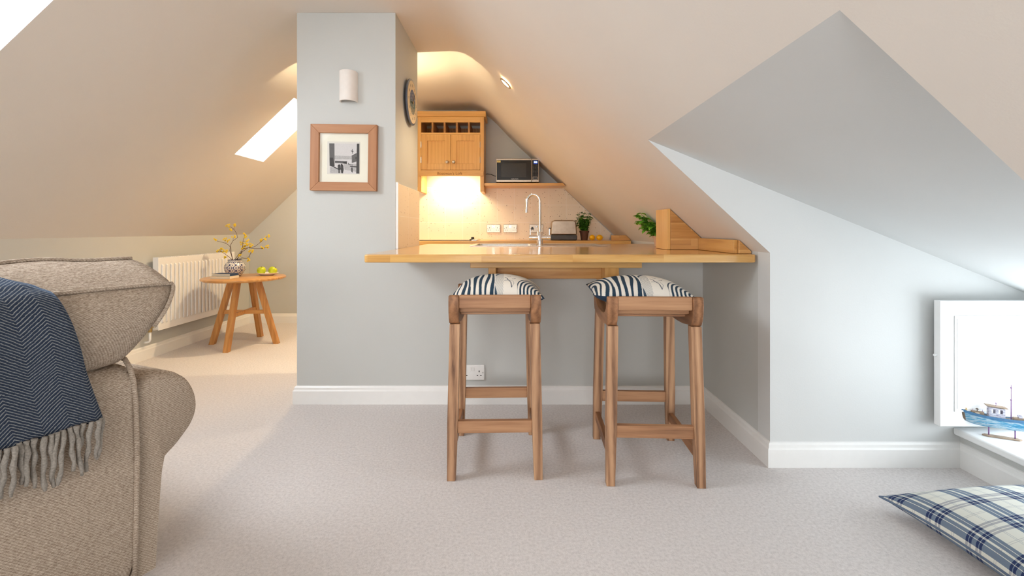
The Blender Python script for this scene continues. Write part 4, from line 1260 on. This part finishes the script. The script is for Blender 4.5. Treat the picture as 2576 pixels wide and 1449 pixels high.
# base, seat cushion
bm = NB(); bx(bm, Lb, -.0, .21, .93, .06, .30); obj('seat_base', bm, M['sofa'], so, bevel=.02)
for k in range(2):
    bm = NB(); bx(bm, Lb+.02+k*1.02, Lb+1.02+k*1.02-.005 if k == 0 else -.012, .22, .97, .301, .46); obj('seat_pad', bm, M['sofa'], so, bevel=.05, seg=4)
for fx in (Lb+.08, -.02):
    for fy in (.06, .85):
        bm = NB(); lathe(bm, [(.018,0),(.025,.058)], 16, (fx, fy, 0)); obj('foot', bm, M['acaz'], so, smooth=True, angle=40)
# back cushion: boxed, with piping; cross-section in (y,z)
def sect(t_):
    # closed loop parameter -> (y,z)
    return t_
sec = [(.05,.655),(.005,.672),(-.028,.740),(-.040,.80),(-.024,.850),(0.0,.876),(.03,.894),(.085,.924),(.14,.945),(.170,.950),(.195,.935),(.225,.88),(.24,.80),(.23,.72),(.19,.672),(.12,.664)]
def catmull(P, n):
    out = []
    L_ = len(P)
    for i in range(L_):
        p0, p1, p2, p3 = [Vector(P[(i+k-1) % L_]) for k in range(4)]
        for j in range(n):
            t = j/n
            out.append(.5*((2*p1)+(-p0+p2)*t+(2*p0-5*p1+4*p2-p3)*t*t+(-p0+3*p1-3*p2+p3)*t*t*t))
    return out
secs = catmull(sec, 4)
def xr_(y, z):   # right end depends on height (tapers down) 
    k = max(0, min(1, (z-.665)/(.21)))
    return -.02 + .125*k**.95 - .24*max(0, (y-.02))**1.15*(k > .5)
bm = NB(); xe0 = -.95; nn = 34
rg = []
for i in range(nn+1):
    t_ = i/nn
    sq = 1.0
    d_ = (1-t_)
    if d_ < .12: sq = 1 - .10*(1-d_/.12)**2
    ring = []
    for p in secs:
        cy, cz_ = .09, .80
        pucker = .004*math.sin(t_*26)*(1 if p.y > .88 else 0)
        y = cy+(p.x-cy)*sq; z = cz_+(p.y-cz_)*(1-(1-sq)*.5) + pucker
        x = xe0 + (xr_(p.x, p.y)-xe0)*t_
        ring.append(bm.verts.new((x, y, z)))
    rg.append(ring)
ns = len(secs)
for a, b in zip(rg, rg[1:]):
    for k in range(ns): bm.faces.new([a[k], a[(k+1) % ns], b[(k+1) % ns], b[k]])
# end caps as fans with bulge
for ring, s in ((rg[0], -1), (rg[-1], 1)):
    c = Vector((0,0,0))
    for v in ring: c += v.co
    c /= ns
    mid_ = [bm.verts.new(c.lerp(v.co, .55)+Vector((s*.014,0,0))) for v in ring]
    cc = bm.verts.new(c+Vector((s*.018,0,0)))
    for k in range(ns):
        bm.faces.new([ring[k], ring[(k+1)%ns], mid_[(k+1)%ns], mid_[k]]); bm.faces.new([mid_[k], mid_[(k+1)%ns], cc])
bc_ = thing('back_cushion', 'big beige boxed back cushion with piping resting on the sofa back', 'cushion', SO, ANG)
idx_near = min(range(ns), key=lambda k: (secs[k]-Vector((0.0,.876))).length)
idx_far = min(range(ns), key=lambda k: (secs[k]-Vector((.170,.950))).length)
pn = [rg[i][idx_near].co.copy() for i in range(nn+1)]; pf_ = [rg[i][idx_far].co.copy() for i in range(nn+1)]
endn = [rg[-1][k % ns].co.copy() for k in range(idx_near, idx_near-12, -1)]
far_end = [rg[-1][k_ % ns].co.copy() for k_ in range(idx_far+1, idx_far+9)]
obj('cushion_cover', bm, M['sofa'], bc_, smooth=True)
bm = NB()
tube(bm, [p+Vector((0,-.004,.004)) for p in pn] + [p+Vector((.004,-.002,0)) for p in endn[1:]], .0055, 8)
tube(bm, [p+Vector((0,.0,.005)) for p in pf_] + [p+Vector((.004,.003,0)) for p in far_end], .0055, 8)
obj('piping', bm, M['sofa'], bc_, smooth=True)

# throw draped over the cushion and the back
tw = thing('throw_blanket', 'blue herringbone wool throw with grey fringe draped over the sofa back', 'throw', SO, ANG)
path = [(.262,.70),(.255,.80),(.245,.89),(.205,.962),(.165,.972),(.10,.955),(.04,.918),(-.005,.896),(-.038,.865),(-.055,.81),(-.050,.74),(-.034,.68),(-.030,.62),(-.030,.54)]
pa = []
def openc(P, n):
    out = []
    for i in range(len(P)-1):
        p0 = Vector(P[max(i-1,0)]); p1 = Vector(P[i]); p2 = Vector(P[i+1]); p3 = Vector(P[min(i+2,len(P)-1)])
        for j in range(n):
            t = j/n; out.append(.5*((2*p1)+(-p0+p2)*t+(2*p0-5*p1+4*p2-p3)*t*t+(-p0+3*p1-3*p2+p3)*t*t*t))
    out.append(Vector(P[-1])); return out
pa = openc(path, 5)
arc = [0]
for a, b in zip(pa, pa[1:]): arc.append(arc[-1]+(b-a).length)
tot = arc[-1]
def xright(s):        # right edge of the throw along its length
    t = s/tot
    k = (tot-s)     # distance above the hem
    return -.085 - .28*k - max(0, k-.36)*.6
bm = NB(); uvl = bm.loops.layers.uv.verify()
NU = 60; TXL = -.98
def tpt(i, j):
    p = pa[j]; s = arc[j]
    xrt = xright(s); x = TXL + (xrt-TXL)*i/NU
    fold = .004*math.sin(x*24+p.y*6)*min(1, (tot-s)/.2+.3)
    edge = .006*max(0, 1-(NU-i)/3)
    return Vector((x, p.x - fold - .002, p.y + (.003 if p.y > .9 else 0)))
V_ = [[bm.verts.new(tpt(i, j)) for j in range(len(pa))] for i in range(NU+1)]
for i in range(NU):
    for j in range(len(pa)-1):
        f_ = bm.faces.new([V_[i][j], V_[i+1][j], V_[i+1][j+1], V_[i][j+1]])
        for l, (a, b) in zip(f_.loops, ((i,j),(i+1,j),(i+1,j+1),(i,j+1))):
            l[uvl].uv = (V_[a][b].co.x + 2 + (tot-arc[b])*.2, arc[b])
obj('woven_cloth', bm, M['throw'], tw, smooth=True, solid=.007)
rdm = random.Random(4)
hem = pa[-1]
xh = xright(tot)
k = 0; x = xh - .006
while x > -.62:
    L_ = rdm.uniform(.095, .135); sw = rdm.uniform(-.012, .012); y0_ = hem.x - .006 - rdm.uniform(0,.012)
    bm = NB(); pts = []; rs = []
    for j in range(11):
        t_ = j/10
        pts.append((x + sw*t_ + .0012*math.sin(t_*11+k), y0_ - .004*math.sin(t_*3+k) + .0015*math.cos(t_*14+k), hem.y+.006 - L_*t_))
        rs.append((.0058+.0010*math.sin(t_*17+k*2)-.0012*t_)*(1 if j < 10 else .7))
    tube(bm, pts, rs, 8)
    obj('tassel', bm, M['tassel'], tw, smooth=True)
    x -= rdm.uniform(.0110, .0150); k += 1

# ------------------------------------------------------------------ plaid floor cushion
FCX, FCY, FW, FD, FT = 1.655, 1.42, .58, .58, .17
fc = thing('floor_cushion', 'blue, grey and cream plaid cushion lying on the carpet by the low window', 'cushion', (FCX, FCY, .068), rot=(math.radians(-1), math.radians(-3), math.radians(2)))
def fcp(u, v, side):
    x, y, z = pillow_pt(u, v, FW, FD, FT*(1 if side > 0 else .72), side, pinch=.22)
    return (x, y, z + (.012 if (abs(2*u-1)*abs(2*v-1)) > .8 else 0)*0)
bm = NB(); gridm(bm, lambda u, v: fcp(u, v, 1), 60, 60); obj('top_cover', bm, M['plaid'], fc, smooth=True)
bm = NB(); gridm(bm, lambda u, v: fcp(u, v, -1), 60, 60); obj('bottom_cover', bm, M['plaid'], fc, smooth=True)
bm = NB()
ed = [fcp(i/40, 0, 1) for i in range(41)] + [fcp(1, i/40, 1) for i in range(1, 41)] + [fcp(1-i/40, 1, 1) for i in range(1, 41)] + [fcp(0, 1-i/40, 1) for i in range(1, 41)]
tube(bm, ed, .004, 8); obj('piping', bm, M['plaidpipe'], fc, smooth=True)

# ------------------------------------------------------------------ window shutter
shx0, shx1, shz0, shz1 = 1.817, 2.27, .198, .736
sh = thing('shutter_panel', 'white painted panelled shutter standing open against the dormer cheek', 'shutter', (0,0,0))
def shtop(x): return min(shz1, ZR(Dz(x))-.01)
bm = NB(); prism(bm, [(shx0,shz0),(shx1,shz0),(shx1,shtop(shx1)),(2.22,shtop(2.22)),(shx0,shz1)], 'y', 1.955, 1.985); obj('shutter_board', bm, M['white'], sh, bevel=.003)
for (o0, w_, dd) in ((.060,.007,.004),(.072,.004,.0025)):
    bm = NB(); a, b, c, d = shx0+o0, shx1-.05, shz0+o0+.004, shz1-o0-.004
    y0, y1 = 1.955-dd, 1.9549
    bx(bm,a,b,y0,y1,c,c+w_); bx(bm,a,b,y0,y1,d-w_,d); bx(bm,a,a+w_,y0,y1,c+w_,d-w_); bx(bm,b-w_,b,y0,y1,c+w_,d-w_)
    obj('moulding', bm, M['white'], sh, bevel=.0015)
bm = NB(); lathe(bm, [(0,0),(.005,0),(.005,.012),(0,.014)], 12, (shx0+.001, 1.972, .50), Matrix.Rotation(-PI/2,4,'Y')); obj('catch', bm, M['white'], sh)
bm = NB(); bx(bm, 2.20, 2.24, 1.986, 2.0135, .30, .36); bx(bm, 2.20, 2.24, 1.986, 2.0135, .60, .66); obj('hinge', bm, M['white'], sh)

# ------------------------------------------------------------------ model boat on the sill
BA = math.atan2(-.055, .109)
bt = thing('model_boat', 'weathered blue wooden model fishing boat on a stand on the window sill', 'model boat', (2.028, 1.905, .172), BA)
bm = NB(); prism(bm, [(-.062,0),(-.05,-.011),(.05,-.011),(.062,0),(.05,.011),(-.05,.011)], 'z', .0005, .006); obj('stand_base', bm, M['driftwood'], bt, bevel=.001)
for x in (-.040, .040):
    bm = NB(); tube(bm, [(x,0,.005),(x,0,.043)], .0022, 10); obj('stand_rod', bm, M['purple'], bt, smooth=True)
HL = .150; hk = .040
def hullp(u, v, inner=0):
    # u along length -1..1, v around 0..1 port->keel->starboard
    a = PI*v
    x = u*HL
    taper = (1-abs(u)**2.6)**.8 if u < 0 else (1-.55*abs(u)**3)
    w = .017*taper*math.sin(a)**0*1
    top_ = .086 + .022*abs(u)**2.2*(1 if u < 0 else .6)
    keel = hk + (.034*abs(u)**4 if u < 0 else .016*u**3)
    y = math.cos(a)*w
    z = top_ - (top_-keel)*math.sin(a)**.55
    xx = x*(1 - (.10*(top_-z)/.05 if u < 0 else .04*(top_-z)/.05)*abs(u)**2)
    return (xx, y, z)
bm = NB(); gridm(bm, lambda u, v: hullp(-1+2*u, v), 48, 24, uv=False); obj('hull', bm, M['hull'], bt, smooth=True, solid=.002)
bm = NB(); gridm(bm, lambda u, v: tuple(Vector(hullp(-1.0+.20*u, v)) + Vector((-.0008,0,-.0004))+Vector((0,(.5-v)*.0024,0))), 10, 20, uv=False); obj('bow_planking', bm, M['hull_dark'], bt, smooth=True, solid=.0015)
bm = NB(); tube(bm, [hullp(-1, .5*i/10) for i in range(11)], .0026, 8); obj('stem_post', bm, M['hull_dark'], bt, smooth=True)
bm = NB()
for s in (0, 1):
    pts = [Vector(hullp(-1+2*i/40, s)) for i in range(41)]
    for i in range(40):
        a, b = pts[i], pts[i+1]; o_ = Vector((0, .0018*(1 if s == 0 else -1), 0))
        face(bm, [a+o_, b+o_, b+o_-Vector((0,0,.010)), a+o_-Vector((0,0,.010))])
        face(bm, [a-o_, b-o_, b+o_, a+o_])
obj('gunwale_band', bm, M['hullband'], bt, solid=.001)
bm = NB(); gridm(bm, lambda u, v: (lambda p: (p[0], p[1]*(1-2*v)*.95, p[2]-.005))(hullp(-.97+1.94*u, 0)), 30, 4, uv=False); obj('deck', bm, M['driftwood'], bt)
# cabin (tilted roof), open windows
CXb = -.018
bm = NB()
cw, cd, cb, ct = .025, .011, .082, .124
for s_ in (-1, 1):
    y0, y1 = sorted((s_*cd, s_*(cd-.0015)))
    wb = .020 if s_ < 0 else .004
    for a, b, c, d in ((-cw,cw,cb,cb+wb),(-cw,cw,ct-.006,ct),(-cw,-cw+.008,cb+wb,ct-.006),(-.005,.005,cb+wb,ct-.006),(cw-.008,cw,cb+wb,ct-.006)):
        bx(bm, CXb+a, CXb+b, y0, y1, c, d)
for s_ in (-1, 1):
    x0, x1 = sorted((s_*cw, s_*(cw-.0015)))
    bx(bm, CXb+x0, CXb+x1, -cd+.0015, cd-.0015, cb, ct-.001)
obj('cabin', bm, M['cabin'], bt)
bm = NB(); Mx = Matrix.Translation((CXb,0,ct+.003)) @ Matrix.Rotation(math.radians(3),4,'Y'); bx(bm, -.033, .033, -.015, .015, 0, .0035, Mx); obj('cabin_roof', bm, M['driftwood'], bt, bevel=.001)
bm = NB(); tube(bm, [(CXb,0,ct+.006),(CXb,0,ct+.018)], .0009, 6); tube(bm, [(CXb,0,ct+.016),(CXb,0,ct+.020)], .0018, 8); obj('roof_post', bm, M['purple'], bt)
mx_, mz_ = .028, .088
bm = NB(); tube(bm, [(mx_,0,mz_-.006)]+[(mx_,0,mz_+k_) for k_ in (.072,.073,.077,.078,.122,.123,.128,.129,.138)], [.0018,.0016,.0028,.0028,.0014,.0013,.0025,.0025,.0011,.001], 10); obj('mast', bm, M['purple'], bt, smooth=True)
bm = NB()
tube(bm, [(mx_,0,mz_+.120),(-.04,0,.160),(-.09,0,.126),(-.128,0,.112)], .0004, 4); tube(bm, [(mx_,0,mz_+.073),(.01,0,.150),(CXb,0,ct+.018)], .0004, 4)
tube(bm, [(mx_,0,mz_+.120),(.08,0,.150),(.138,0,.104)], .0004, 4); tube(bm, [(mx_,0,mz_+.073),(.09,0,.118),(.120,0,.102)], .0004, 4)
obj('rigging', bm, M['rope'], bt)
bm = NB(); lathe(bm, [(0,0),(.0048,0),(.006,.007),(.0048,.015),(0,.015)], 14, (-.113,0,.092)); obj('barrel', bm, plain('pale_barrel', lin(206,178,130), .7), bt, smooth=True, angle=50)
bm = NB(); bx(bm, -.094, -.056, -.007, .007, .084, .099); obj('hatch', bm, M['driftwood'], bt, bevel=.001)
bm = NB(); tube(bm, [(-.076,0,.099),(-.076,0,.108)], .0014, 8); lathe(bm, [(0,.003),(.005,0),(.005,-.002),(0,-.002)], 12, (-.076,0,.109)); obj('vent', bm, M['hull_dark'], bt)
for x in (-.090,-.060):
    bm = NB(); tube(bm, [(x,0,.099),(x,0,.107)], .0007, 6); obj('deck_post', bm, M['purple'], bt)
bm = NB()
for k in range(3): tube(bm, [(-.080+.008*math.cos(a)*(1-.1*k), -.010+.003*math.sin(a), .089+.003*k) for a in [2*PI*i/12 for i in range(13)]], .0013, 6)
obj('rope_coil', bm, M['rope'], bt)
bm = NB(); tube(bm, [(-.138,0,.104),(-.143,0,.114)], .0012, 6); obj('bow_post', bm, M['hull_dark'], bt)
bm = NB(); bx(bm, .034, .075, -.008, .008, .082, .094); obj('stern_hatch', bm, M['driftwood'], bt, bevel=.001)
bm = NB(); tube(bm, [(.054,-.007,.100),(.054,.007,.100)], .007, 14); obj('winch', bm, M['cabin'], bt)

# ------------------------------------------------------------------ lights
def area(name, loc, direction, sx, sy, power, col, spread=None):
    l = bpy.data.lights.new(name, 'AREA'); l.shape = 'RECTANGLE'; l.size = sx; l.size_y = sy
    l.energy = power; l.color = col
    if spread: l.spread = spread
    o = bpy.data.objects.new(name, l); COL.objects.link(o); o.location = loc
    o.rotation_euler = Vector(direction).to_track_quat('-Z', 'Y').to_euler()
    return o
def point(name, loc, power, col, r=.02):
    l = bpy.data.lights.new(name, 'POINT'); l.energy = power; l.color = col; l.shadow_soft_size = r
    o = bpy.data.objects.new(name, l); COL.objects.link(o); o.location = loc; return o
def spot(name, loc, d, power, col, ang, blend=.6, r=.03):
    l = bpy.data.lights.new(name, 'SPOT'); l.energy = power; l.color = col; l.spot_size = math.radians(ang); l.spot_blend = blend; l.shadow_soft_size = r
    o = bpy.data.objects.new(name, l); COL.objects.link(o); o.location = loc
    o.rotation_euler = Vector(d).to_track_quat('-Z', 'Y').to_euler(); return o
DAY = (.90,.95,1.0); WARM = (1.0,.785,.47)
for (ctr, R, w_, h_), pw_ in zip(SKY, (58, 9)):
    area('skylight_daylight', ctr + nrm*.10, -nrm, w_*1.15, h_*1.15, pw_, DAY)
area('dormer_daylight', (DX1+.16, 1.419, .46), (-1,0,.8), 1.2, .6, 16, (.86,.94,1.0))
area('gable_fill_light', (-.9, YN-.25, 1.45), (0,1,-.05), 2.4, 1.3, 112, (1.0,.975,.97))  # added fill from behind the camera, shining through the added window
# warm lamps
sc2 = sconce('white plaster wall light on the rear of the pillar', (-1.0, PY1+.001, 1.70), PI, on=True)
point('rear_wall_light_up', (-1.0, PY1+.030, 1.764), 30, WARM, .010)
point('rear_wall_light_down', (-1.0, PY1+.030, 1.636), 34, WARM, .010)
spot('recessed_spotlight_beam', (dx-.03, dy, ZR(dzr)-.03), (-.35,0,-1), 24, (1.0,.76,.47), 120, .8)
area('under_cabinet_light', (-.65, 4.76, zrail1-.022), (0,.25,-1), .36, .03, 6.5, (1.0,.80,.48))
# second spotlight, added out of view to warm the side table end
spot('added_spot_beam', (-1.45, 4.15, ZR(1.23)), (-.45,.05,-1), 80, (1.0,.73,.42), 125, .8)
n2 = Vector((.35,0,-1)).normalized()
d2 = thing('recessed_spotlight', 'round recessed spotlight added out of view in the ceiling behind the pillar', 'spotlight', (-1.30, 4.15, ZR(CZ)-.004), rot=(PI,0,0))
bm = NB(); lathe(bm, [(.036,-.0),(.048,.0),(.048,.004),(.040,.008),(.034,.004),(.036,-.0)], 32, close=True); obj('bezel', bm, M['steelb'], d2, smooth=True)
bm = NB(); lathe(bm, [(0,.004),(.034,.004),(.034,.0005),(0,.0005)], 28); obj('lamp', bm, M['lamp'], d2)

# world: bright overcast sky
w = bpy.data.worlds.new('sky'); S.world = w; w.use_nodes = True
bg = w.node_tree.nodes['Background']; bg.inputs[0].default_value = (.86,.93,1.0,1); bg.inputs[1].default_value = 3.0

# ------------------------------------------------------------------ camera
cd_ = bpy.data.cameras.new('camera'); cam = bpy.data.objects.new('camera', cd_); COL.objects.link(cam)
cam.location = (0, 0, H); cam.rotation_euler = (PI/2, 0, 0)
cd_.sensor_width = 36; cd_.lens = 36*1150/2576
cd_.shift_x = -8/2576; cd_.shift_y = -146.5/2576
cd_.clip_start = .02
S.camera = cam
S.view_settings.view_transform = 'Standard'; S.view_settings.look = 'None'
S.view_settings.exposure = 0.2; S.view_settings.gamma = 1; S.view_settings.use_curve_mapping = False
S.cycles.max_bounces = 10; S.cycles.diffuse_bounces = 6
